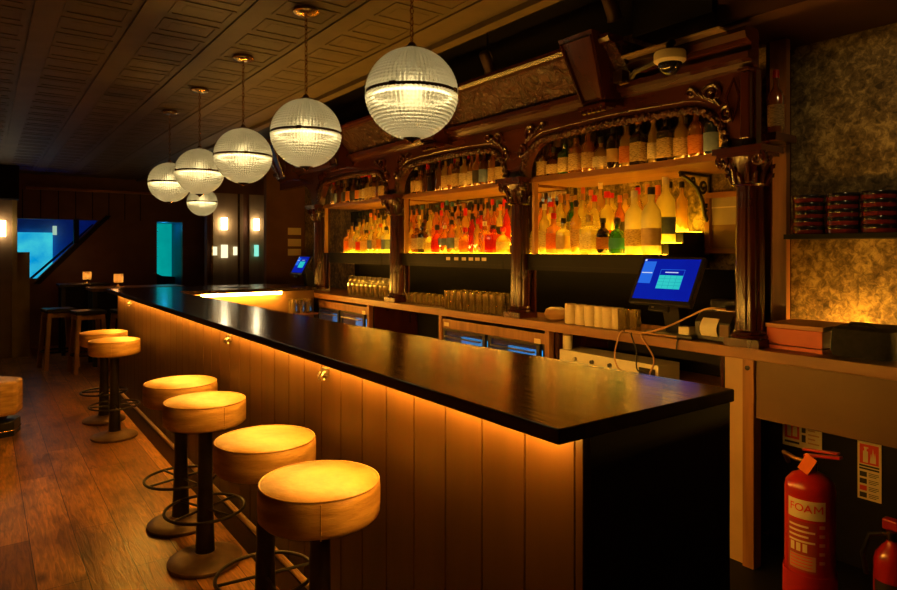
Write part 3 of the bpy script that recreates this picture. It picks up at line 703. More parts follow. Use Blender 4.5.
# ------------------------------------------------------------------ bottles
# outline (r, z), squareness, label (z0, z1), cap outline
SH = {
 'slim':    ([(.030,0),(.033,.006),(.033,.19),(.030,.215),(.016,.245),(.0125,.26),(.0125,.325)], 2, (.05,.15), [(.0145,.285),(.0145,.333),(.012,.336)]),
 'tall':    ([(.034,0),(.038,.006),(.038,.20),(.034,.225),(.018,.25),(.0135,.265),(.0135,.335)], 2, (.045,.16), [(.016,.305),(.016,.346),(.013,.349)]),
 'round-shouldered': ([(.038,0),(.042,.006),(.042,.165),(.038,.19),(.020,.215),(.0145,.225),(.014,.28)], 2, (.04,.14), [(.018,.262),(.018,.30),(.015,.303)]),
 'square':  ([(.036,0),(.040,.004),(.040,.165),(.036,.18),(.018,.195),(.014,.205),(.014,.255)], 7, (.035,.14), [(.018,.24),(.018,.278),(.016,.281)]),
 'squat':   ([(.044,0),(.050,.006),(.052,.06),(.050,.12),(.036,.15),(.016,.168),(.014,.20)], 2, (.035,.105), [(.018,.195),(.022,.215),(.020,.235),(.008,.243)]),
 'flask':   ([(.030,0),(.036,.006),(.050,.10),(.050,.135),(.036,.165),(.016,.19),(.014,.235)], 3.2, (.07,.135), [(.017,.225),(.017,.255),(.014,.258)]),
 'wine':    ([(.034,0),(.038,.006),(.038,.19),(.034,.215),(.019,.245),(.015,.26),(.015,.318)], 2, (.06,.15), [(.0165,.255),(.0165,.32),(.0155,.322)]),
 'bulbous': ([(.030,0),(.036,.005),(.038,.07),(.048,.12),(.052,.155),(.044,.19),(.022,.212),(.017,.222),(.017,.27)], 2, (.02,.075), [(.021,.262),(.021,.296),(.018,.299)]),
 'magnum':  ([(.050,0),(.056,.008),(.056,.225),(.050,.255),(.026,.29),(.020,.305),(.019,.372)], 2, (.05,.15), [(.021,.345),(.021,.385),(.018,.388)]),
 'boxy':    ([(.045,0),(.050,.004),(.050,.15),(.046,.165),(.022,.178),(.017,.186),(.017,.225)], 8, (.03,.125), [(.021,.215),(.021,.25),(.018,.253)]),
}
_mesh = {}
def mesh_of(key, build, mat):
    if key not in _mesh:
        bm = new(); build(bm); bmesh.ops.recalc_face_normals(bm, faces=bm.faces)
        me = bpy.data.meshes.new(key[0]); bm.to_mesh(me); bm.free()
        for p in me.polygons: p.use_smooth = True
        me.set_sharp_from_angle(angle=math.radians(40)); me.materials.append(mat); _mesh[key] = me
    return _mesh[key]
def bottle(shape, glass, cap, label, loc, text, group, hs=1.0, rot=None, lab=True):
    pr, n, (l0, l1), cp = SH[shape]
    seg = 32 if n > 2 else 20
    me = mesh_of(('glass_body', shape, glass), lambda bm: lathe(bm, pr, seg, n=n, cap=False), GLASS[glass])
    o = bpy.data.objects.new('bottle', me); C.objects.link(o); o.location = loc; o.scale = (1,1,hs)
    o.rotation_euler[2] = rot if rot is not None else random.uniform(-.15,.15)
    tag(o, text, 'bottle', group)
    c = bpy.data.objects.new('cap', mesh_of(('cap', shape, cap), lambda bm: lathe(bm, [(.001,cp[0][1])]+cp+[(.001,cp[-1][1])], 16), CAP[cap])); C.objects.link(c); c.parent = o
    if lab:
        rr = max(r for r, z in pr if l0 <= z <= l1) if any(l0 <= z <= l1 for r, z in pr) else max(r for r, z in pr)
        def lb(bm):
            # follows the body outline between l0 and l1
            def rad(z):
                for (r0,z0),(r1,z1) in zip(pr, pr[1:]):
                    if z0 <= z <= z1: return r0+(r1-r0)*(z-z0)/max(1e-6, z1-z0)
                return rr
            # half wrap around the side that looks into the room
            lathe(bm, [(rad(l0+(l1-l0)*q/5)+.0009, l0+(l1-l0)*q/5) for q in range(6)], 24, n=n, a0=PI*.62, a1=PI*1.68)
        d = bpy.data.objects.new('label', mesh_of(('label', shape, label), lb, LAB[label])); C.objects.link(d); d.parent = o
    return o
def choose(w):
    k = list(w); return random.choices(k, [w[q] for q in k])[0]
def row(x, ys, z, place, bay, group, shapes, glasses, caps, labels, jx=.005, hs=(.92,1.06), plab=.85, mode='cap', maxh=None, fixed={}, gap=(.004,.014)):
    """ys: a list of places from the far end (left in the photo), or (far, near, None): packed by width in between"""
    spec = []
    pack = isinstance(ys, tuple)
    if pack:
        y = ys[0]; out = []; i = 0
        while True:
            q = fixed[i] if i in fixed else (choose(shapes), choose(glasses), choose(caps), choose(labels), random.uniform(*hs))
            r = max(p[0] for p in SH[q[0]][0])*(1.06 if SH[q[0]][1] > 2 else 1)
            y2 = y - r
            if y2 - r < ys[1]-.02: break
            out.append(y2); spec.append(q); y = y2-r-random.uniform(*gap); i += 1
        ys = out
    n = len(ys)
    for i, y in enumerate(ys):
        if pack: sh, g, c, l, h = spec[i]
        elif i in fixed: sh, g, c, l, h = fixed[i]
        else: sh, g, c, l, h = choose(shapes), choose(glasses), choose(caps), choose(labels), random.uniform(*hs)
        if maxh: h = min(h, maxh/SH[sh][3][-1][1])
        lab = l is not None and (i in fixed or random.random() < plab)
        if lab and mode == 'label': d = f'{sh} {GWORD[g]} bottle with {l} label'
        else: d = f'{sh} {GWORD[g]} bottle with {c} cap'
        bottle(sh, g, c, l or 'cream', (x+random.uniform(-jx,jx), y, z+.0005), f'{d}, {place} {bay} bay, {ordl(i,n)}', group, h, lab=lab)
def span(ya, yb, step, j=.004):
    n = max(2, round(abs(yb-ya)/step)+1)
    return [ya+(yb-ya)*i/(n-1)+random.uniform(-j,j) for i in range(n)]
# near bay, lit display (far end first = left in the photo)
gN = 'bottles on the lit tiers of the near bay'
clearish = dict(clear=5, honey=4, frosted=1, amber=1, rose=1)
row(TX[0]-.006, [3.29,3.205,3.115,3.02,2.915,2.795,2.69,2.575,2.445,2.328], SZ, 'front tier', 'near', gN, {}, {}, {}, {}, jx=.004, fixed={
 0:('round-shouldered','clear','white','cream',.80), 1:('tall','clear','white','white',.98), 2:('square','rose','red','orange',.98), 3:('square','clear','black','gold',.84), 4:('tall','honey','black','cream',1.0),
 5:('boxy','clear','gold','white',.98), 6:('round-shouldered','dark','black','orange',.74), 7:('squat','green','black','teal',.92), 8:('magnum','frosted','white','cream',.97), 9:('magnum','frosted','black','gold',1.0)})
row(TX[1], [3.475,3.375,3.278,3.18,3.07,2.975,2.875,2.77,2.665,2.53,2.33], TZ[1], 'middle tier', 'near', gN, {}, {}, {}, {}, jx=.006, fixed={
 0:('slim','red','black','red',.85), 1:('round-shouldered','rose','black','cream',1), 2:('bulbous','clear','red','gold',1), 3:('slim','clear','gold','white',1.0), 4:('tall','green','gold','cream',.93), 5:('flask','clear','gold','white',1.3),
 6:('round-shouldered','clear','red','white',1.05), 7:('bulbous','clear','red','red',1.12), 8:('slim','amber','orange','black',.9), 9:('tall','honey','red','cream',.98), 10:('magnum','frosted','white','blue',1.0)})
row(TX[2], (3.63+.04, 2.34-.04, None), TZ[2], 'back tier', 'near', gN, dict(tall=3, slim=3, wine=1), dict( honey=3, clear=2, amber=2), dict(black=4, gold=2, red=1, orange=2, white=1), dict(cream=3, gold=1, black=1), hs=(.85,1.0), fixed={
 9:('tall','honey','white','cream',1.0), 10:('flask','clear','red','white',1.05), 11:('flask','honey','gold','gold',1.0)})
# middle bay
gM = 'bottles on the lit tiers of the middle bay'
warmset = dict(amber=6, red=1.8, honey=4.5, brown=2.6, dark=1.6, rose=1.2, clear=2, blue=.5)
caps = dict(black=6, red=1.5, gold=2, white=1, wooden=1, orange=1)
labs = dict(cream=3, orange=2, red=2, black=2, gold=2, white=2, blue=1.2)
allsh = {'tall':3,'slim':3,'round-shouldered':3,'square':2,'squat':1.2,'flask':1,'wine':2,'bulbous':1}
row(TX[0], (5.08+.04, 3.59-.04, None), SZ, 'front tier', 'middle', gM, {'square':2,'squat':2,'round-shouldered':2,'flask':1.5,'slim':1}, warmset, caps, labs, hs=(.80,.95), fixed={6:('squat','red','black','red',1.0), 14:('boxy','red','black','red',.85), 2:('round-shouldered','honey','gold','cream',.9)})
row(TX[1], (5.28+.04, 3.74-.04, None), TZ[1], 'middle tier', 'middle', gM, allsh, warmset, caps, labs, hs=(.9,1.02))
row(TX[2], (5.50+.04, 3.90-.04, None), TZ[2], 'back tier', 'middle', gM, dict(tall=4, slim=3, wine=2), warmset, dict(black=4, blue=1, red=2, orange=1, gold=1), labs, hs=(.90,.97), maxh=.338, fixed={9:('tall','amber','blue','orange',1.0)})
# far bay
gF = 'bottles on the lit tiers of the far bay'
row(TX[0], (6.14+.04, 5.34-.04, None), SZ, 'front tier', 'far', gF, {'square':2,'round-shouldered':2,'tall':2,'boxy':1}, clearish, caps, labs, hs=(.84,.95))
row(TX[1], (6.16+.04, 5.60-.04, None), TZ[1], 'middle tier', 'far', gF, allsh, clearish, caps, labs, hs=(.9,1.0))
row(TX[2], (6.17+.04, 5.80-.04, None), TZ[2], 'back tier', 'far', gF, dict(tall=3, slim=3), clearish, caps, labs, hs=(.9,.97), maxh=.338)
# upper shelves
gU = 'bottles on the upper shelves'
dk = dict(dark=3, brown=4, amber=3, honey=1.4, green=.3)
ul = dict(cream=5, white=1, black=1, orange=1.2, gold=1, blue=.6, red=.6)
ush = {'tall':3,'round-shouldered':4,'square':3,'wine':2,'slim':1}
row(3.13, [3.21,3.105,3.0,2.90,2.80,2.70,2.60,2.505,2.41,2.315,2.225,2.135,2.04,1.945,1.865][::1], UZ, 'upper shelf', 'near', gU, ush, dk, caps, ul, jx=.008, hs=(.92,1.0), mode='label', maxh=.30, fixed={
 0:('square','brown','black','cream',.9), 1:('squat','brown','black','cream',.9), 2:('square','green','black','cream',.92), 3:('square','amber','black','cream',1.02), 4:('round-shouldered','amber','black','cream',1), 5:('squat','honey','black','white',.95), 6:('wine','dark','black','gold',.9), 7:('round-shouldered','honey','black','orange',1), 8:('square','dark','gold','cream',1.06),
 9:('slim','honey','wooden','white',.9), 10:('square','dark','black','cream',1.06), 11:('round-shouldered','honey','gold','cream',1), 12:('round-shouldered','amber','black','orange',1.0), 13:('round-shouldered','blue','black','blue',1.0), 14:('wine','dark','black','cream',.93)})
row(3.27, (3.28+.04, 1.90-.04, None), UZ, 'upper shelf back row', 'near', gU, ush, dk, caps, ul, hs=(.92,1.0), mode='label', maxh=.31)
row(3.13, (4.83+.04, 3.55-.04, None), UZ, 'upper shelf', 'middle', gU, ush, dk, caps, ul, jx=.008, hs=(.9,1.0), mode='label', maxh=.30)
row(3.27, (4.95+.04, 3.72-.04, None), UZ, 'upper shelf back row', 'middle', gU, ush, dk, caps, ul, hs=(.9,1.0), mode='label', maxh=.31)
row(3.13, (6.46+.04, 5.21-.04, None), UZ, 'upper shelf', 'far', gU, ush, dict(dark=2, brown=3, amber=3, honey=2), caps, ul, jx=.008, hs=(.9,1.0), mode='label', maxh=.30)
bottle('tall','amber','red','cream',(3.26,1.672,2.131),'amber bottle with red cap standing alone on the ledge right of the end column','bottles on the upper shelves',.95)

# ------------------------------------------------------------------ back counter and units
CZ = 1.08
b = new(); prism(b, [(2.965,.0),(XW-.001,.0),(XW-.001,8.25),(3.0,8.25),(3.0,6.62),(2.965,6.62)], 'z', CZ-.055, CZ); o = obj('back_counter', b, 'counter', bev=.004, smooth=False); tag(o, 'brown wooden back counter running under the columns and past the right wall', 'counter')
UN = [1.82, 3.03, 4.24, 5.44, 6.6]
def posts(y, label):
    b = new(); box(b, 2.985, 3.03, y-.02, y+.02, 0, CZ-.0555); o = obj('counter_post', b, 'counter_v', bev=.002, smooth=False); tag(o, label, 'post', 'posts under the back counter')
for y, l in zip(UN[1:4], ('brown post under the back counter between the blue-lit fridge and the white box','brown post under the back counter left of the nearer blue-lit fridge','brown post under the back counter right of the farther blue-lit fridge')): posts(y, l)
def open_unit(y0, y1, label, shelf=.80):
    t = thing('open_cabinet', (3.25,(y0+y1)/2,0), label, 'cabinet')
    b = new(); box(b, 3.53, 3.56, y0, y1, .05, CZ-.06); obj('back', b, 'black', t, smooth=False)
    for (a0,a1) in ((y0,y0+.02),(y1-.02,y1)): b = new(); box(b, 3.035, 3.53, a0, a1, 0, CZ-.06); obj('side', b, 'mahog', t, smooth=False)
    for z in (shelf, .4, .05): b = new(); box(b, 3.035, 3.53, y0+.02, y1-.02, z-.02, z); obj('shelf', b, 'counter', t, smooth=False)
    return t
open_unit(UN[0], UN[1]-.022, 'dark open cabinet under the touchscreen holding a white box with knobs')
open_unit(UN[2]+.022, UN[3]-.022, 'dark empty open cabinet between the two fridges', .7)
def fridge(y0, y1, label):
    t = thing('bottle_fridge', (3.25,(y0+y1)/2,0), label, 'fridge', 'blue-lit fridges under the back counter')
    b = new(); box(b, 3.0, 3.53, y0, y0+.03, .06, 1.0); box(b, 3.0, 3.53, y1-.03, y1, .06, 1.0); box(b, 3.5, 3.53, y0+.03, y1-.03, .06, 1.0)
    box(b, 3.0, 3.5, y0+.03, y1-.03, .96, 1.0); box(b, 3.0, 3.5, y0+.03, y1-.03, .06, .14); ym = (y0+y1)/2; box(b, 3.0, 3.5, ym-.02, ym+.02, .14, .96)
    obj('body', b, 'blackp', t, smooth=False)
    b = new(); box(b, 2.992, 3.0, y0, y1, .93, 1.0); obj('top_rail', b, 'counter_v', t, smooth=False)
    b = new(); box(b, 2.988, 2.992, y1-.09, y1-.03, .945, .975); obj('thermostat', b, 'cream', t, smooth=False)
    b = new(); box(b, 2.988, 2.992, y0+.04, y0+.10, .925, .96); obj('badge', b, 'cream', t, smooth=False)
    for (a0,a1) in ((y0+.035,ym-.022),(ym+.022,y1-.035)):
        b = new(); box(b, 3.13, 3.15, a0+.035, a1-.035, .755, .85); obj('light_panel', b, 'fridgeblue', t, smooth=False)
        b = new()
        for (p0,p1,q0,q1) in ((a0,a1,.14,.19),(a0,a1,.915,.928),(a0,a0+.03,.19,.915),(a1-.03,a1,.19,.915)): box(b, 2.975, 2.998, p0, p1, q0, q1)
        d = obj('door', b, 'blackp', t, smooth=False)
        b = new(); box(b, 2.984, 2.988, a0+.03, a1-.03, .19, .915); obj('pane', b, 'fridgeglass', d, smooth=False)
        b = new(); sweep(b, [(2.975,a0+.05,.87),(2.955,a0+.05,.87),(2.955,a1-.05,.87),(2.975,a1-.05,.87)], .007, 6); obj('handle', b, 'steel', d)
    for z in (.45,.70): b = new(); box(b, 3.06, 3.49, y0+.035, ym-.025, z-.008, z); box(b, 3.06, 3.49, ym+.025, y1-.035, z-.008, z); obj('wire_shelf', b, 'steel', t, smooth=False)
    return t
fridge(UN[1]+.022, UN[2]-.022, 'nearer two-door bottle fridge glowing blue under the back counter')
fridge(UN[3]+.022, UN[4]-.022, 'farther two-door bottle fridge glowing blue under the back counter')
# end panel, heavy post and right hand lower panel
b = new(); box(b, 2.995, 3.02, 1.69, 1.79, 0, CZ-.0555); o = obj('end_panel', b, M('light_brown_panel', (.38,.24,.11), None, 3, .5), smooth=False); tag(o, 'light brown filler panel left of the heavy post under the counter', 'panel')
b = new(); box(b, 2.972, 3.04, 1.63, 1.687, 0, CZ-.0555); o = obj('counter_post', b, 'counter_v', bev=.003, smooth=False); tag(o, 'heavy brown post under the back counter beside the end of the bar', 'post', 'posts under the back counter')
b = new(); lathe(b, [(.001,0),(.012,0),(.012,.004),(.001,.006)], 16); bmesh.ops.transform(b, matrix=Matrix.Translation((2.9715,1.66,.985))@Matrix.Rotation(-PI/2,4,'Y'), verts=b.verts); obj('bolt_head', b, 'iron', o)
b = new(); box(b, 2.985, 3.01, .0, 1.625, .75, CZ-.0555); o = obj('counter_apron', b, 'underpanel', smooth=False); tag(o, 'plain brown apron panel under the right end of the counter', 'panel')
b = new(); box(b, 3.40, 3.43, 0, 1.78, 0, CZ-.0555); struct('wall_under_counter', b, 'black', smooth=False)

# things on the back counter ---------------------------------------------------
def tumbler_mesh(bm, r, h):
    lathe(bm, [(.001,.0),(r*.86,0),(r*.9,.004),(r,h),(r*.93,h),(r*.80,.016),(.001,.014)], 32, rib=lambda a,z: .035*math.cos(8*a) if z < h*.7 else 0)
def tumblers(xs, ys, r, h, kind, place, group):
    rows = len(xs)
    rn = {1:[''],2:['front row','back row'],3:['front row','middle row','back row']}[rows]
    for k, x in enumerate(xs):
        for i, y in enumerate(ys):
            o = bpy.data.objects.new('tumbler', mesh_of(('tumbler', r, h), lambda bm: tumbler_mesh(bm, r, h), MT['tumbler'])); C.objects.link(o)
            o.location = (x, y+(k%2)*.02, CZ+.0005); tag(o, f'{kind}, {place}, {rn[k]}, {ordl(i,len(ys))}', 'glass', group)
tumblers([3.02,3.10,3.18], span(4.17,3.52,.0815,0), .036, .145, 'tall clear tumbler', 'right cluster in the middle bay', 'tall tumblers in the middle bay')
tumblers([3.10,3.185], span(4.88,4.32,.09,0), .039, .085, 'short clear tumbler', 'left cluster in the middle bay', 'short tumblers in the middle bay')
tumblers([3.12,3.205], span(6.05,5.30,.095,0), .038, .125, 'tall clear tumbler', 'cluster in the far bay', 'tumblers in the far bay')
# stemmed glasses at the back of the far bay
def wineglass(bm):
    lathe(bm, [(.001,0),(.034,0),(.033,.003),(.006,.008),(.0045,.075),(.012,.085),(.034,.115),(.037,.145),(.030,.185),(.028,.185),(.034,.145),(.031,.117),(.001,.09)], 16)
for i, y in enumerate(span(6.44, 5.6, .1, 0)):
    o = bpy.data.objects.new('wine_glass', mesh_of(('wine_glass',), wineglass, MT['tumbler'])); C.objects.link(o); o.location = (3.33, y, CZ+.0005)
    tag(o, f'stemmed wine glass behind the tumblers of the far bay, {ordl(i,9)}', 'glass', 'wine glasses in the far bay')
b = new(); box(b, 3.385, 3.395, 3.66, 4.88, CZ+.0005, CZ+.014); o = obj('added_backlight_strip', b, 'glass_fill', smooth=False); tag(o, 'amber strip added on the counter to backlight the tumblers of the middle bay', 'light strip', 'strips added to backlight the glasses')  # added so the tumblers glow gold from behind
b = new(); box(b, 3.385, 3.395, 5.62, 6.10, CZ+.0005, CZ+.014); o = obj('added_backlight_strip', b, 'glass_fill', smooth=False); tag(o, 'amber strip added on the counter to backlight the glasses of the far bay', 'light strip', 'strips added to backlight the glasses')  # likewise added, backlights the far bay glasses
# white cups
for i, y in enumerate((2.885,2.80,2.72,2.645,2.575,2.51)):
    b = new(); lathe(b, [(.001,0),(.034,0),(.0375,.004),(.0375,.124),(.035,.126),(.033,.122),(.032,.02),(.001,.018)], 28, c=(3.055+.006*(i%2),y,CZ+.0005))
    o = obj('white_cup', b, 'cream'); tag(o, f'tall white cup in the row left of the touchscreen, {ordl(i,6)}', 'cup', 'white cups in a row')
for i, (y, x) in enumerate(((2.44,3.03),(2.37,3.04))):
    o = bpy.data.objects.new('tumbler', mesh_of(('tumbler', .038, .125), lambda bm: tumbler_mesh(bm, .038, .125), MT['tumbler'])); C.objects.link(o)
    o.location = (x,y,CZ+.0005); tag(o, ['clear glass right beside the row of white cups','clear glass between the other glass and the touchscreen stand'][i], 'glass', 'glasses by the white cups')
b = new(); lathe(b, [(.03,0),(.066,.015),(.078,.045),(.066,.075),(.036,.09),(.03,.09),(.06,.072),(.07,.045),(.001,.012)], 28, c=(3.10,3.06,CZ+.0005)); o = obj('round_bowl', b, 'railwood'); tag(o, 'small round tan bowl left of the white cups', 'bowl')
# touchscreen till
def till(loc, label, w=.40, h=.285, rotz=0):
    t = thing('touchscreen_till', loc, label, 'till', 'touchscreen tills', rotz)
    T = Matrix.Translation((0,0,.165))@Matrix.Rotation(math.radians(-90+0),4,'Z')   # local: screen x = width
    # screen frame: local u along -y (right in view), v up leaning back
    lean = math.atan2(.15,.27)
    B = Matrix(((0,0,-1,0),(-1,0,0,0),(0,1,0,0),(0,0,0,1)))        # u->-y, v->z, w->-x
    Mx = Matrix.Translation((-.08,0,.182))@Matrix.Rotation(lean,4,'Y')@B
    def slab(name, u0,u1,v0,v1,w0,w1, mat, par, bev=0):
        b = new(); box(b, u0,u1,v0,v1,w0,w1, Mx)
        me_o = obj(name, b, mat, None, smooth=False, base=False, bev=bev); me_o.parent = par; return me_o
    scr = slab('screen_housing', -w/2,w/2,0,h,-.03,0,'blackp',t,.004)
    slab('display', -w/2+.018,w/2-.018,.026,h-.014,0,.0012,'scr_blue',scr)
    slab('side_menu', -w/2+.022,-w/2+.10,.12,h-.03,.0012,.002,'scr_panel',scr)
    slab('menu_line', -w/2+.026,-w/2+.095,.182,.187,.002,.0026,'scr_white',scr); slab('menu_icon', -w/2+.022,-w/2+.034,h-.027,h-.017,.0012,.0024,'scr_white',scr)
    slab('window_header', -.045,.10,.176,.205,.0012,.002,'scr_blue',scr)
    for (u0,u1,v0,v1) in ((-.047,.102,.205,.2075),(-.047,-.045,.09,.205),(.10,.102,.09,.205)): slab('window_edge', u0,u1,v0,v1,.002,.0024,'scr_panel',scr)
    slab('window_title', -.015,.065,.187,.192,.002,.0026,'scr_white',scr)
    slab('key_grid', -.045,.10,.092,.172,.0012,.002,'scr_cyan',scr)
    for q in range(1,4): slab('grid_line', -.045,.10,.092+q*.02-.0007,.092+q*.02+.0007,.002,.0023,'scr_line',scr)
    for q in range(1,4): slab('grid_line', -.045+q*.036-.0007,-.045+q*.036+.0007,.092,.172,.002,.0023,'scr_line',scr)
    b = new(); box(b, 0,.20,-.15,.15,.0005,.022); x = obj('stand_base', b, 'blackp', None, base=False, bev=.006, smooth=False); x.parent = t
    b = new(); prism(b, [(.06,.022),(.15,.022),(.12,.20),(.055,.27),(.02,.20)], 'y', -.05, .05); x = obj('stand_neck', b, 'blackp', None, base=False, bev=.004, smooth=False); x.parent = t
    slab('card_slot', -.06,.06,-.03,0,-.035,-.012,'blackp',scr,.003); slab('indicator', -.04,-.025,-.018,-.010,-.012,-.011,'steel',scr)
    return t
till((2.985,2.12,CZ+.0005), 'big touchscreen till with a blue display beside the right end column', .385)
till((3.05,7.16,CZ+.0005), 'small distant touchscreen till with a blue display at the far end of the counter', .34, .25, 0)
# receipt printer
t = thing('receipt_printer', (3.11,1.875,CZ+.0005), 'black receipt printer with a curl of paper, right of the big touchscreen', 'printer')
b = new(); prism(b, [(3.035,CZ+.001),(3.20,CZ+.001),(3.20,CZ+.15),(3.09,CZ+.15),(3.035,CZ+.10)], 'y', 1.785, 1.985); obj('housing', b, 'blackp', t, bev=.006, smooth=False)
b = new(); box(b, 3.10, 3.19, 1.80, 1.97, CZ+.151, CZ+.162); obj('lid', b, 'mahog', t, bev=.003, smooth=False)
b = new(); P = [(3.05-.032*math.sin(q*.42), CZ+.118-.0145*q) for q in range(8)]
prism(b, P+[(p[0]+.0012,p[1]) for p in P[::-1]], 'y', 1.852, 1.945); obj('paper_curl', b, 'paper', t)
b = new(); box(b, 3.028, 3.036, 1.79, 1.84, CZ+.03, CZ+.09); obj('button_panel', b, 'underpanel', t, bev=.002, smooth=False)
b = new(); box(b, 3.0, 3.06, 1.995, 2.06, CZ+.0005, CZ+.065); o = obj('white_adapter_box', b, 'whitep', bev=.004, smooth=False); tag(o, 'small white box between the touchscreen stand and the receipt printer', 'box')
b = new(); box(b, 3.235, 3.33, 1.80, 2.02, CZ+.0005, CZ+.20); o = obj('card_reader_box', b, 'blackp', bev=.006, smooth=False); tag(o, 'black box standing behind the receipt printer', 'box')
# cables
def cable(pts, r, mat, label):
    # smooth the polyline
    P = [Vector(p) for p in pts]; out = []
    for i in range(len(P)-1):
        p0, p1, p2, p3 = P[max(i-1,0)], P[i], P[i+1], P[min(i+2,len(P)-1)]
        for k in range(8):
            t = k/8; out.append(.5*((2*p1)+(p2-p0)*t+(2*p0-5*p1+4*p2-p3)*t*t+(3*p1-p0-3*p2+p3)*t**3))
    out.append(P[-1])
    b = new(); sweep(b, out, r, 6); o = obj('cable', b, mat); tag(o, label, 'cable', 'cables of the touchscreen till')
cable([(3.02,1.80,CZ+.172),(2.985,1.88,CZ+.172),(2.962,1.96,CZ+.13),(2.955,2.10,CZ+.06),(2.958,2.25,CZ+.012),(2.975,2.38,CZ+.008),(2.99,2.36,CZ+.010),(2.98,2.22,CZ+.009),(2.985,2.06,CZ+.009)], .0055, 'cable_tan', 'tan cable running from the printer across the counter edge below the touchscreen')
cable([(2.972,2.40,CZ+.006),(2.956,2.41,CZ-.01),(2.945,2.44,CZ-.13),(2.95,2.41,CZ-.21),(3.02,2.36,CZ-.235)], .0045, 'cable_tan', 'tan cable looping down in front of the counter, left strand')
cable([(2.972,2.27,CZ+.006),(2.956,2.26,CZ-.01),(2.943,2.17,CZ-.12),(2.948,2.20,CZ-.20),(3.02,2.25,CZ-.235)], .0045, 'cable_tan', 'tan cable looping down in front of the counter, right strand')
cable([(2.972,2.335,CZ+.006),(2.956,2.33,CZ-.01),(2.947,2.29,CZ-.09),(2.952,2.29,CZ-.19),(3.02,2.30,CZ-.22)], .004, 'cable_black', 'thin black cable hanging between the two tan loops')
cable([(2.975,2.03,CZ+.005),(2.957,2.035,CZ-.005),(2.955,2.04,CZ-.055)], .004, 'cable_black', 'short black cable end hanging over the counter edge under the white box')
# white box with knobs and a cup on it, open cabinet
t = thing('knob_box', (3.1,2.62,.801), 'long white box with round knobs in the open cabinet under the touchscreen', 'box')
b = new(); box(b, 3.05, 3.25, 2.22, 2.98, .8005, .905); obj('case', b, 'whitep', t, bev=.004, smooth=False)
for k, y in enumerate((2.84,2.70,2.56)):
    b = new(); lathe(b, [(.001,0),(.014,0),(.012,.014),(.001,.015)], 16); bmesh.ops.transform(b, matrix=Matrix.Translation((3.05,y,.858))@Matrix.Rotation(-PI/2,4,'Y'), verts=b.verts); obj('knob', b, ['steel','blackp','blackp'][k], t)
b = new(); box(b, 3.048, 3.0499, 2.24, 2.35, .83, .88); obj('dark_port', b, 'blackp', t, smooth=False)
t = thing('white_canister', (3.09,2.955,.9055), 'slim white canister with a dark lid on the left end of the white box', 'canister')
b = new(); lathe(b, [(.001,0),(.03,0),(.031,.003),(.031,.088)], 24, c=(3.09,2.945,.9055)); obj('body', b, 'whitep', t)
b = new(); lathe(b, [(.031,.0885),(.031,.122),(.028,.125),(.001,.126)], 24, c=(3.09,2.945,.9055)); obj('lid', b, 'underpanel', t)
# bracket under the near upper shelf and framed print
t = thing('scroll_bracket', (3.5,2.235,1.66), 'black scrolled iron bracket under the near upper shelf', 'bracket')
b = new(); sweep(b, [(3.57,2.235,1.66),(3.57,2.235,2.0)], .012, 8); sweep(b, [(3.57,2.235,1.998),(3.27,2.235,1.998)], .009, 8); obj('arms', b, 'iron', t)
b = new(); sweep(b, [(3.57,2.235,1.70),(3.52,2.235,1.76),(3.50,2.235,1.84),(3.44,2.235,1.92),(3.34,2.235,1.97),(3.28,2.235,1.985)], .012, 8)
sweep(b, spiral((3.50,2.235,1.93), .045, .008, 1.5, 30, 'y', PI), .009, 6); sweep(b, spiral((3.40,2.235,1.962), .025, .005, 1.3, 24, 'y', PI), .007, 6); sweep(b, spiral((3.535,2.235,1.80), .028, .006, 1.4, 24, 'y', 0), .008, 6); obj('scrolls', b, 'iron', t)
t = thing('framed_print', (3.56,2.02,1.53), 'framed print on the wall between the bottles and the right end column', 'picture')
b = new()
for (y0,y1,z0,z1) in ((1.80,2.25,1.86,1.895),(1.80,2.25,1.5265,1.56),(1.80,1.835,1.56,1.86),(2.215,2.25,1.56,1.86)): box(b, 3.54, 3.579, y0, y1, z0, z1)
obj('frame', b, 'counter', t, bev=.004, smooth=False)
b = new(); box(b, 3.565, 3.572, 1.835, 2.215, 1.56, 1.86); pr = obj('print', b, 'picture', t, smooth=False)
b = new(); box(b, 3.563, 3.565, 1.835, 2.215, 1.56, 1.70); obj('lower_field', b, M('print_brown', (.16,.08,.035), (.22,.11,.05), 4, .35), pr, smooth=False)
b = new(); box(b, 3.562, 3.564, 1.835, 2.215, 1.80, 1.808); obj('line', b, 'cream', pr, smooth=False)

# ------------------------------------------------------------------ right wall niche
b = new(); box(b, 3.14, 3.345, 1.61, 1.75, 2.09, 2.13); o = obj('bottle_ledge', b, 'mahog', bev=.003, smooth=False); tag(o, 'small dark ledge carrying the single bottle right of the end column', 'ledge')
b = new(); box(b, 3.35, 3.39, 1.665, 1.75, CZ+.0005, 2.64); o = obj('jamb_board', b, 'counter_v', smooth=False); tag(o, 'vertical wooden jamb between the end column and the mottled wall', 'board')
b = new(); box(b, 3.35, 3.579, 1.752, 1.77, CZ+.0005, 2.64); struct('trim_12', b, 'mahog', smooth=False)
b = new(); box(b, 3.32, 3.579, .0, 1.664, 1.605, 1.63); o = obj('wall_shelf', b, 'black', smooth=False); tag(o, 'black shelf on the mottled wall carrying the stacks of tins', 'shelf')
def tin(bm, k): pass
proto = None
CENT = [1.578, 1.42, 1.262, 1.105]
stk = ['first stack from the column','second stack from the column','third stack from the column','stack cut by the right picture edge']
lev = ['bottom tin','second tin up','middle tin','fourth tin up','top tin']
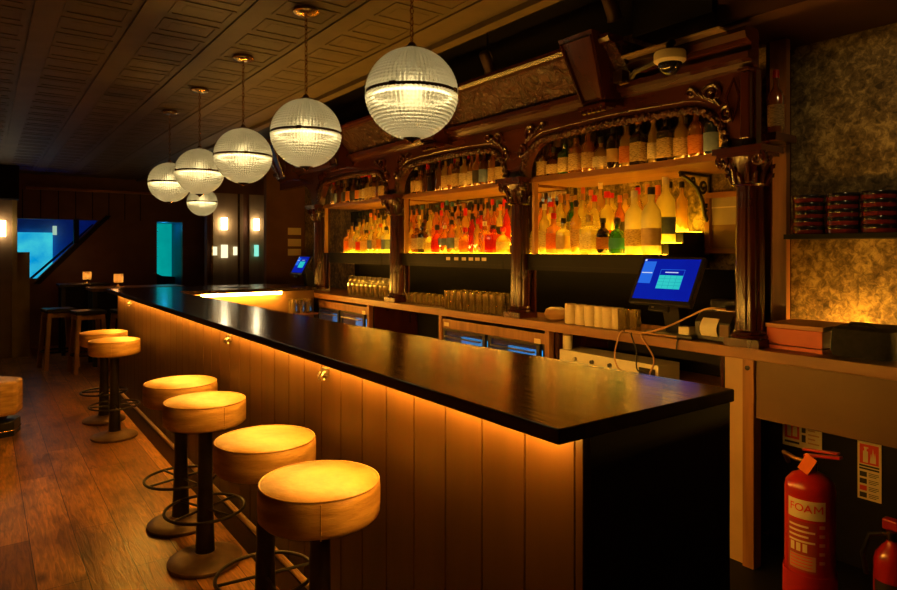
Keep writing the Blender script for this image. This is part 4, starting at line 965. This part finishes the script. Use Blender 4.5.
for s, y in enumerate(CENT):
    for k in range(5):
        l = f'round lacquered tin, {lev[k]} of the {stk[s]}'
        loc = (3.41+random.uniform(-.003,.003), y+random.uniform(-.003,.003), 1.6305+.0395*k)
        if proto is None:
            proto = thing('round_tin', loc, l, 'tin', 'stacked round tins')
            b = new(); lathe(b, [(.001,0),(.070,0),(.073,.003),(.073,.020),(.001,.020)], 40); x = obj('tin_body', b, 'tinred', None, base=False); x.parent = proto
            b = new(); lathe(b, [(.001,.0202),(.074,.0202),(.075,.023),(.075,.036),(.073,.039),(.001,.039)], 40); x = obj('lid', b, 'tinblack', None, base=False); x.parent = proto
        else: dup(proto, loc, l, 'stacked round tins', random.uniform(0,6))
t = thing('red_box', (3.2,1.49,CZ+.0005), 'orange red cardboard box with a pale lid on the counter under the tins', 'box')
b = new(); box(b, 3.06, 3.34, 1.36, 1.615, CZ+.001, CZ+.018); obj('tray', b, 'redbox', t, smooth=False)
b = new(); box(b, 3.06, 3.34, 1.36, 1.615, CZ+.022, CZ+.10); obj('body', b, 'redbox', t, bev=.003, smooth=False)
b = new(); box(b, 3.055, 3.345, 1.355, 1.62, CZ+.101, CZ+.122); obj('lid', b, 'redboxlid', t, bev=.003, smooth=False)
t = thing('black_bag', (3.2,1.21,CZ+.0005), 'soft black cloth bag on the counter right of the red box', 'bag')
b = new()
lathe(b, [(.001,0),(.20,.0),(.212,.02),(.215,.08),(.205,.12),(.16,.135),(.08,.13),(.001,.128)], 48, n=7, rib=lambda a,z: .02*math.sin(9*a+40*z), rot=0)
bmesh.ops.transform(b, matrix=Matrix.Translation((3.19,1.215,CZ+.001))@Matrix.Diagonal((.58,.60,1,1)), verts=b.verts); obj('bag_body', b, 'fabric', t)
b = new(); sweep(b, [(3.10,1.28,CZ+.125),(3.09,1.25,CZ+.150),(3.09,1.19,CZ+.150),(3.10,1.15,CZ+.125)], .008, 6); obj('bag_strap', b, 'fabric', t)
b = new(); box(b, 3.44, 3.455, .0, 1.66, CZ+.0005, CZ+.012); o = obj('wall_light_strip', b, 'led_wall', smooth=False); tag(o, 'amber light strip along the foot of the mottled wall behind the red box', 'light strip')

# ------------------------------------------------------------------ fire extinguishers and signs
def at_wall(x, y, z):   # sign lettering facing the room: u -> -y, v -> z
    return Matrix.Translation((x,y,z))@Matrix(((0,0,-1,0),(-1,0,0,0),(0,1,0,0),(0,0,0,1)))
t = thing('fire_extinguisher', (2.72,1.257,.028), 'large red foam fire extinguisher on its red stand under the counter', 'fire extinguisher', 'fire extinguishers')
ex, ey = 2.72, 1.257
b = new(); lathe(b, [(.001,.10),(.080,.10),(.092,.112),(.092,.585),(.088,.61),(.068,.635),(.035,.652),(.028,.655)], 40, c=(ex,ey,0)); bd = obj('cylinder', b, 'red', t)
b = new(); lathe(b, [(.118,.028),(.118,.04),(.100,.05),(.098,.262),(.094,.262),(.094,.05),(.001,.05),(.001,.028)], 40, c=(ex,ey,0)); obj('stand', b, 'reddark', t)
b = new(); lathe(b, [(.026,.655),(.028,.66),(.028,.69),(.02,.70),(.02,.715)], 20, c=(ex,ey,0)); hd = obj('valve', b, 'brass', t)
sx, sy = math.cos(PI*1.30), math.sin(PI*1.30)
b = new(); box(b, ex-.014, ex+.014, ey-.12, ey+.02, .712, .722, Matrix.Translation((ex,ey,.717))@Matrix.Rotation(-.16,4,'X')@Matrix.Translation((-ex,-ey,-.717))); obj('carry_handle', b, 'red', t, bev=.002)
b = new(); box(b, ex-.013, ex+.013, ey-.11, ey+.025, .735, .743, Matrix.Translation((ex,ey,.738))@Matrix.Rotation(-.10,4,'X')@Matrix.Translation((-ex,-ey,-.738))); obj('squeeze_lever', b, 'red', t, bev=.002)
b = new(); box(b, ex-.045, ex-.042, ey-.035, ey+.01, .66, .735, Matrix.Translation((ex,ey,.7))@Matrix.Rotation(.5,4,'X')@Matrix.Translation((-ex,-ey,-.7))); obj('safety_tag', b, M('orange_tag', (.75,.16,.02), None, 8, .5), t, smooth=False)
b = new(); sweep(b, [(ex,ey+.02,.69),(ex,ey+.06,.69),(ex+.02,ey+.10,.695),(ex+.05,ey+.13,.69),(ex+.09,ey+.13,.64)], .009, 8); obj('nozzle_pipe', b, 'brassd', t)
b = new(); lathe(b, [(.001,0),(.02,0),(.02,.01),(.001,.012)], 20); bmesh.ops.transform(b, matrix=Matrix.Translation((ex-.026,ey+.005,.675))@Matrix.Rotation(-PI/2,4,'Y'), verts=b.verts); obj('pressure_gauge', b, 'cream', t)
# label wrap with lettering that follows the cylinder
fa = math.atan2(-ey, -ex)      # towards the room viewer
def wrap(name, a0, a1, z0, z1, mat, par, r=.0926):
    b = new(); lathe(b, [(r,z0),(r,z1)], 16, c=(ex,ey,0), a0=fa+a0, a1=fa+a1); return obj(name, b, mat, par)
lb = wrap('band_label', -.95, .62, .485, .56, 'cream', bd)
def bend(o, r):
    for v in o.data.vertices:
        a = fa + v.co.x/r; rad = r+.0024+v.co.z; v.co = (rad*math.cos(a), rad*math.sin(a), v.co.y)
for txt, size, zz in (('FOA', .043, .517),):
    cu = bpy.data.curves.new('l', 'FONT'); cu.body = txt; cu.size = size; cu.align_x = 'CENTER'; cu.offset = .0004; cu.resolution_u = 3
    tt = bpy.data.objects.new('l', cu); C.objects.link(tt); bpy.context.view_layer.update()
    me = bpy.data.meshes.new_from_object(tt.evaluated_get(bpy.context.evaluated_depsgraph_get())); bpy.data.objects.remove(tt)
    lo = bpy.data.objects.new('lettering', me); C.objects.link(lo); lo.parent = lb; me.materials.clear(); me.materials.append(MT['sign_red'] if 'sign_red' in MT else MT['signred'])
    bt = new(); bt.from_mesh(me)
    xr = max(v.co.x for v in me.vertices)+.005; hh = max(v.co.y for v in me.vertices)-.0005; sw = .0055; W = .033
    for q in ([(xr,0),(xr+sw,0),(xr+sw,hh),(xr,hh)], [(xr+W-sw,0),(xr+W,0),(xr+W,hh),(xr+W-sw,hh)],
              [(xr+sw,hh),(xr+sw,hh-.008),(xr+W/2,.006),(xr+W/2,.014)], [(xr+W-sw,hh-.008),(xr+W-sw,hh),(xr+W/2,.014),(xr+W/2,.006)]):
        bt.faces.new([bt.verts.new((x, y, 0)) for x, y in q])
    for v in bt.verts: v.co.x -= .008
    bmesh.ops.triangulate(bt, faces=bt.faces); bmesh.ops.subdivide_edges(bt, edges=bt.edges, cuts=3, use_grid_fill=True); bt.to_mesh(me); bt.free()
    for v in me.vertices: v.co.x -= .026; v.co.y += zz-.030
    bend(lo, .0926)
random.seed(5)
ll = wrap('instruction_label', -.95, .28, .275, .475, M('label_dark_red', (.3,.03,.02), None, 6, .5), bd, .0924)
for k in range(4):
    wrap('text_bar', -.88+.0, -.05+.25*(k%2), .452-k*.020, .460-k*.020, 'cream', ll, .0930)
for k in range(3): wrap('pictogram', -.80+.26*k, -.62+.26*k, .355, .388, 'cream', ll, .0930)
wrap('text_panel', -.85, .22, .285, .343, M('label_tan', (.45,.22,.12), None, 12, .6), ll, .0930)
for k in range(4): wrap('text_bar', -.8, .1, .334-k*.013, .338-k*.013, 'signred', ll, .0933)
# side text column
for k in range(5): wrap('side_text', .36, .60, .455-k*.035, .468-k*.035, 'redboxlid', bd, .0930)
t = thing('fire_extinguisher', (2.78,.985,.028), 'small red fire extinguisher at the right edge of the picture', 'fire extinguisher', 'fire extinguishers')
gx, gy = 2.78, .985
b = new(); lathe(b, [(.001,.042),(.05,.042),(.062,.055),(.062,.37),(.056,.40),(.036,.43),(.022,.445),(.02,.455)], 32, c=(gx,gy,0)); g = obj('cylinder', b, 'red', t)
b = new(); lathe(b, [(.066,.028),(.066,.055),(.0635,.055),(.062,.04),(.001,.038),(.001,.028)], 32, c=(gx,gy,0)); obj('stand', b, 'blackp', t)
b = new(); lathe(b, [(.0625,.20),(.0625,.31)], 24, c=(gx,gy,0), a0=math.atan2(-gy,-gx)-1.1, a1=math.atan2(-gy,-gx)+1.1); obj('black_label', b, 'ink', g)
b = new(); lathe(b, [(.019,.455),(.022,.46),(.022,.49),(.012,.498)], 16, c=(gx,gy,0)); obj('valve', b, 'brass', t)
b = new(); box(b, gx-.02, gx+.02, gy-.10, gy+.03, .495, .535); obj('squeeze_lever', b, 'reddark', t, bev=.006)
b = new(); box(b, gx-.012, gx+.012, gy-.09, gy+.04, .47, .478); obj('carry_handle', b, 'brass', t, bev=.002)
b = new(); sweep(b, [(gx,gy+.02,.475),(gx-.02,gy+.07,.46),(gx-.02,gy+.095,.38),(gx-.01,gy+.085,.30)], .009, 8); obj('hose', b, 'blackp', t)
XS = 3.3985
def sign(y0, y1, z0, z1, label, tall):
    t = thing('extinguisher_sign', (XS,(y0+y1)/2,z0), label, 'sign', 'fire extinguisher signs')
    def p(nm, ya, yb, za, zb, mat, par, d): b = new(); box(b, XS-d, XS-d+.0008, ya, yb, za, zb); return obj(nm, b, mat, par, smooth=False)
    b = new(); box(b, XS-.003, XS, y0, y1, z0, z1); bd = obj('board', b, 'signcard', t, smooth=False)
    W = y1-y0; H = z1-z0
    def red(yl, yr, zb, zt):   # pictogram: cylinder and flames; yl is left in view (bigger y)
        r = p('red_panel', yr, yl, zb, zt, 'signred', bd, .0042)
        w = yl-yr; h = zt-zb
        p('pictogram', yl-w*.44, yl-w*.18, zb+h*.08, zb+h*.66, 'signcard', r, .0052); p('pictogram', yl-w*.37, yl-w*.25, zb+h*.66, zb+h*.80, 'signcard', r, .0052); p('pictogram', yl-w*.46, yl-w*.22, zb+h*.80, zb+h*.87, 'signcard', r, .0052)
        for q, (a,hh) in enumerate(((.60,.5),(.70,.75),(.80,.55))): 
            b = new(); c0 = yl-w*a; prism(b, [(c0+w*.06,zb+h*.1),(c0-w*.06,zb+h*.1),(c0-w*.05,zb+h*.1+h*hh*.5),(c0,zb+h*.1+h*hh)], 'x', XS-.0052, XS-.0044); obj('flame', b, 'signcard', r, smooth=False)
    if tall:
        red(y1-W*.1, y0+W*.1, z1-H*.38, z1-H*.04)
        for k in range(2): p('text_bar', y0+W*.08, y1-W*.08, z1-H*(.43+.05*k), z1-H*(.40+.05*k), 'ink', bd, .0042)
        for k, mt in enumerate(('ink','ink','signred','ink')):
            zt = z1-H*(.52+.12*k); p('icon', y1-W*.40, y1-W*.1, zt-H*.085, zt, mt, bd, .0042)
            for q in range(3): p('text_line', y0+W*.1+(W*.1 if q == 2 else 0), y1-W*.48, zt-H*(.02+.028*q), zt-H*(.01+.028*q), 'ink', bd, .0042)
    else:
        red(y1-W*.06, y1-W*.44, z0+H*.22, z1-H*.06)
        p('text_bar', y1-W*.44, y1-W*.06, z0+H*.09, z0+H*.15, 'ink', bd, .0042)
        for k in range(3): p('icon', y1-W*.60, y1-W*.50, z1-H*(.30+.26*k), z1-H*(.10+.26*k), 'ink', bd, .0042)
        for q in range(7): p('text_line', y0+W*(.06+.1*(q%2)), y1-W*.66, z1-H*(.14+.115*q), z1-H*(.10+.115*q), 'cable_tan', bd, .0042)
sign(1.512,1.706,.535,.72,'wide fire extinguisher notice partly hidden under the counter apron',False)
sign(1.249,1.350,.366,.639,'tall narrow fire extinguisher notice right of the big extinguisher',True)

# ------------------------------------------------------------------ ceiling fittings
def spot(loc, label, dirv):
    t = thing('track_spot', loc, label, 'spotlight', 'small spotlights in the dark ceiling recess')
    x, y, z = loc
    b = new(); sweep(b, [(x,y,z+.06),(x,y,3.02)], .008, 8); lathe(b, [(.001,3.0),(.05,3.0),(.05,3.02),(.001,3.02)], 20, c=(x,y,0)); obj('stem', b, 'iron', t)
    d = Vector(dirv).normalized(); R = d.to_track_quat('Z','Y').to_matrix().to_4x4()
    b = new(); lathe(b, [(.001,-.07),(.026,-.068),(.034,-.05),(.036,.05),(.042,.06),(.038,.062),(.03,.04),(.001,.038)], 24); bmesh.ops.transform(b, matrix=Matrix.Translation((x,y,z))@R, verts=b.verts); obj('head', b, 'brassd', t)
    b = new(); sweep(b, ring_pts((x,y,z+.02), .045, 16, 'y', 0, PI, True), .005, 6); obj('yoke', b, 'brass', t)
spot((2.5,3.05,2.70),'small dark spotlight hanging in the ceiling recess left of the big keystone',(.6,.2,-.8))
spot((2.5,2.09,2.74),'small dark spotlight hanging in the ceiling recess above the big keystone',(.6,.1,-.8))
spot((2.5,4.45,2.66),'small dark spotlight hanging in the ceiling recess behind the second globe',(.6,.1,-.8))
t = thing('dome_camera', (2.80,1.97,2.45), 'cream dome security camera fixed in front of the carved canopy', 'security camera')
b = new(); lathe(b, [(.001,.075),(.03,.075),(.074,.07),(.078,.062),(.078,.025),(.07,.018),(.06,.012),(.001,.012)], 40, c=(2.80,1.97,2.475)); obj('housing', b, 'camwhite', t)
b = new(); lathe(b, [(.058*math.cos(q*PI/20),-.058*math.sin(q*PI/20)+.012) for q in range(0,10)]+[(.001,-.046)], 32, c=(2.80,1.97,2.475)); obj('dome', b, 'darkglass', t)
b = new(); sweep(b, [(2.80,1.97,2.55),(2.80,1.97,2.583),(2.82,1.97,2.599)], .02, 10); sweep(b, [(2.80,2.04,2.52),(2.82,2.20,2.50),(2.86,2.25,2.49)], .014, 8); obj('bracket', b, 'iron', t)
b = new(); box(b, 2.80, 2.86, 2.27, 2.33, 2.465, 2.525); 
for k in range(3): lathe(b, [(.001,-.01),(.012,-.006),(.012,.006),(.001,.01)], 10, c=(2.80,2.235+.02*k,2.45))
o = obj('junction_box', b, 'brassd', t)

# ------------------------------------------------------------------ far room
def lamp(x, y, z, label):
    t = thing('table_lamp', (x,y,z), label, 'table lamp', 'small glowing table lamps')
    b = new(); lathe(b, [(.001,0),(.055,0),(.055,.012),(.02,.02),(.012,.03),(.012,.05),(.02,.055),(.001,.056)], 24, c=(x,y,z)); obj('base', b, 'brass', t)
    b = new(); lathe(b, [(.055,.058),(.058,.06),(.058,.175),(.052,.175),(.052,.058)], 28, c=(x,y,z), cap=False, rib=lambda a,q: .02*math.cos(14*a)); obj('lamp_shade', b, 'shade', t)
    b = new(); lathe(b, [(.001,.085),(.014,.09),(.02,.11),(.014,.13),(.001,.135)], 14, c=(x,y,z)); obj('bulb', b, 'lampbulb', t)
    b = new(); sweep(b, [(x,y,z+.05),(x,y,z+.09)], .006, 8); obj('stem', b, 'brass', t)
lamp(1.27,10.98,1.051,'small glowing table lamp on the farther high table, left of the pair')
lamp(1.50,9.72,1.051,'small glowing table lamp on the nearer high table, right of the pair')
def high_table(x0,x1,y0,y1,label,mat):
    t = thing('high_table', ((x0+x1)/2,(y0+y1)/2,0), label, 'table', 'high tables in the far corner')
    b = new(); box(b, x0,x1,y0,y1,1.01,1.05); obj('table_top', b, mat, t, bev=.004, smooth=False)
    for x in (x0+.05,x1-.05):
        for y in (y0+.05,y1-.05): b = new(); box(b, x-.025,x+.025,y-.025,y+.025,.0255,1.01); obj('leg', b, 'blackp', t, smooth=False)
    b = new(); box(b, x0+.03,x1-.03,y0+.03,y1-.03,.28,1.0); obj('plinth_box', b, 'black', t, smooth=False)
high_table(.90,1.55,10.75,11.3,'dark high table under the sloping blue opening','blackp')
high_table(1.14,2.30,9.45,10.0,'brown high table behind the far end of the bar','counter')
def wood_stool(x, y, label, rz):
    t = thing('wooden_high_stool', (0,0,0), label, 'stool', 'pale legged high stools in the far corner', rz)
    b = new(); box(b, -.17,.17,-.17,.17,.72,.77); o = obj('seat', b, 'blackp', None, base=False, bev=.01); o.parent = t
    for sx in (-1,1):
        for sy in (-1,1):
            b = new(); sweep(b, [(sx*.13,sy*.13,.72),(sx*.18,sy*.18,0)], .033, 4); o = obj('leg', b, 'oakleg', None, base=False, smooth=False); o.parent = t
    for s in (-1,1):
        b = new(); box(b, -.14,.14,s*.135-.015,s*.135+.015,.66,.71); o = obj('rail', b, 'oakleg', None, base=False, smooth=False); o.parent = t
        b = new(); box(b, s*.135-.015,s*.135+.015,-.14,.14,.66,.71); o = obj('rail', b, 'oakleg', None, base=False, smooth=False); o.parent = t
    b = new(); sweep(b, ring_pts((0,0,.22), .19, 24), .012, 6, True); o = obj('foot_ring', b, 'iron', None, base=False); o.parent = t
    t.location = (x,y,.0255)
wood_stool(.80,9.75,'leftmost pale legged wooden high stool in the far corner',.15)
wood_stool(1.08,9.22,'pale legged wooden high stool in the far corner, middle of three',.1)
wood_stool(1.52,9.10,'rightmost pale legged wooden high stool, mostly behind the bar end',.2)
def sconce(x, y, z, label, mat, w=.045, h=.18):  # also builds the glowing bodies that imitate sconce reflections
    t = thing('sconce_or_reflection', (x,y,z), label, 'wall lamp', 'glowing wall sconces')
    b = new(); lathe(b, [(w,0),(w,h)], 20, c=(x,y-w-.015,z)); obj('lamp_shade', b, mat, t)
    b = new(); box(b, x-.03,x+.03,y-.018,y,z+h*.3,z+h*.7); obj('bracket', b, 'brass', t, smooth=False)
sconce(.215,11.0,1.74,'bright wall sconce at the left picture edge','sconce',.05,.22)
sconce(2.99,10.02,1.86,'upper bright sconce on the wide bronze panel','sconce')
sconce(3.49,10.02,1.86,'upper bright sconce on the narrow bronze panel','sconce',.04)
sconce(2.99,10.02,1.43,'lower sconce reflection made as a glow in the centre of the wide bronze panel','sconce_reflection',.05,.20)
sconce(2.85,10.0,1.47,'lower sconce reflection made as a glow at the left edge of the wide bronze panel','sconce_reflection',.03,.13)
sconce(3.16,10.02,1.47,'lower sconce reflection made as a glow at the right edge of the wide bronze panel','sconce_reflection',.03,.13)
sconce(3.49,10.02,1.45,'lower teal sconce reflection made as a glow on the narrow bronze panel','sconce_reflection_teal',.035,.18)
for k, (z0,z1) in enumerate(((1.755,1.85),(1.60,1.70),(1.475,1.565))):
    b = new(); box(b, 3.335,3.52,8.29,8.2995,z0,z1); o = obj('notice_card', b, M('notice_paper', (.85,.66,.34), (.92,.74,.4), 6, .6), smooth=False); tag(o, f'small tan notice on the dark wall above the distant till, {["top","middle","lowest"][k]} of three', 'notice', 'notices on the end wall')
# glasses on the low shelf under the return
b = new(); box(b, 2.62,2.92,6.42,6.6,.86,.88); o = obj('glass_shelf', b, 'counter', smooth=False); tag(o, 'low wooden shelf with glasses in the corner of the far return', 'shelf')
for i, x in enumerate((2.67,2.75,2.83)):
    for k, y in enumerate((6.47,6.55)):
        o = bpy.data.objects.new('tumbler', mesh_of(('tumbler', .036, .145), lambda bm: tumbler_mesh(bm, .036, .145), MT['tumbler'])); C.objects.link(o)
        o.location = (x,y,.8805); tag(o, f'tall glass on the low corner shelf, {["front","back"][k]} row, {["left","middle","right"][i]}', 'glass', 'glasses on the corner shelf')

# ------------------------------------------------------------------ light, camera
def area(name, loc, size, energy, col, rot=(0,0,0), sy=None):
    l = bpy.data.lights.new(name, 'AREA'); l.energy = energy; l.color = col; l.shape = 'RECTANGLE'; l.size = size; l.size_y = sy or size
    o = bpy.data.objects.new(name, l); C.objects.link(o); o.location = loc; o.rotation_euler = rot; return o
def point(name, loc, energy, col, r=.1):
    l = bpy.data.lights.new(name, 'POINT'); l.energy = energy; l.color = col; l.shadow_soft_size = r
    o = bpy.data.objects.new(name, l); C.objects.link(o); o.location = loc; return o
point('stair_lamp', (1.3,13.0,.55), 16, (.02,.16,1), .1)
point('lamp_light', (1.22,11.2,1.40), 1.2, (1,.36,.1), .04)
point('lamp_light', (1.46,9.72,1.36), .5, (1,.36,.1), .04)
point('doorway_lamp', (2.65,12.4,1.95), 1.2, (.02,.35,.8), .05)
def spotlight(loc, to, energy, col, ang, blend=.8):
    l = bpy.data.lights.new('spot_beam', 'SPOT'); l.energy = energy; l.color = col; l.spot_size = math.radians(ang); l.spot_blend = blend; l.shadow_soft_size = .04
    o = bpy.data.objects.new('spot_beam', l); C.objects.link(o); o.location = loc
    o.rotation_euler = (Vector(to)-Vector(loc)).to_track_quat('-Z','Y').to_euler()
spot((2.55,.75,2.74),'small dark spotlight washing the mottled wall, outside the picture on the right',(.9,.35,-.6))
spotlight((2.62,.78,2.68), (3.58,1.15,2.15), 13, (1,.62,.22), 78)
w = bpy.data.worlds.new('dim_room'); S.world = w; w.use_nodes = True
bg = w.node_tree.nodes['Background']; bg.inputs[0].default_value = (.9,.5,.35,1); bg.inputs[1].default_value = .004
cam = bpy.data.cameras.new('camera'); co = bpy.data.objects.new('camera', cam); C.objects.link(co)
cam.sensor_width = 36; cam.lens = 644/897*36; cam.shift_y = -45/897; cam.clip_start = .05
co.location = (0,0,1.55); co.rotation_euler = (PI/2, 0, -math.radians(35.9))
S.camera = co
S.view_settings.view_transform = 'Standard'; S.view_settings.look = 'None'; S.view_settings.gamma = 1; S.view_settings.exposure = 0
S.view_settings.use_curve_mapping = False
cy = S.cycles
cy.use_denoising = True; cy.denoiser = 'OPENIMAGEDENOISE'
cy.max_bounces = 8; cy.diffuse_bounces = 4; cy.glossy_bounces = 4; cy.transmission_bounces = 6; cy.transparent_max_bounces = 20
cy.sample_clamp_indirect = 4; cy.caustics_reflective = False; cy.caustics_refractive = False
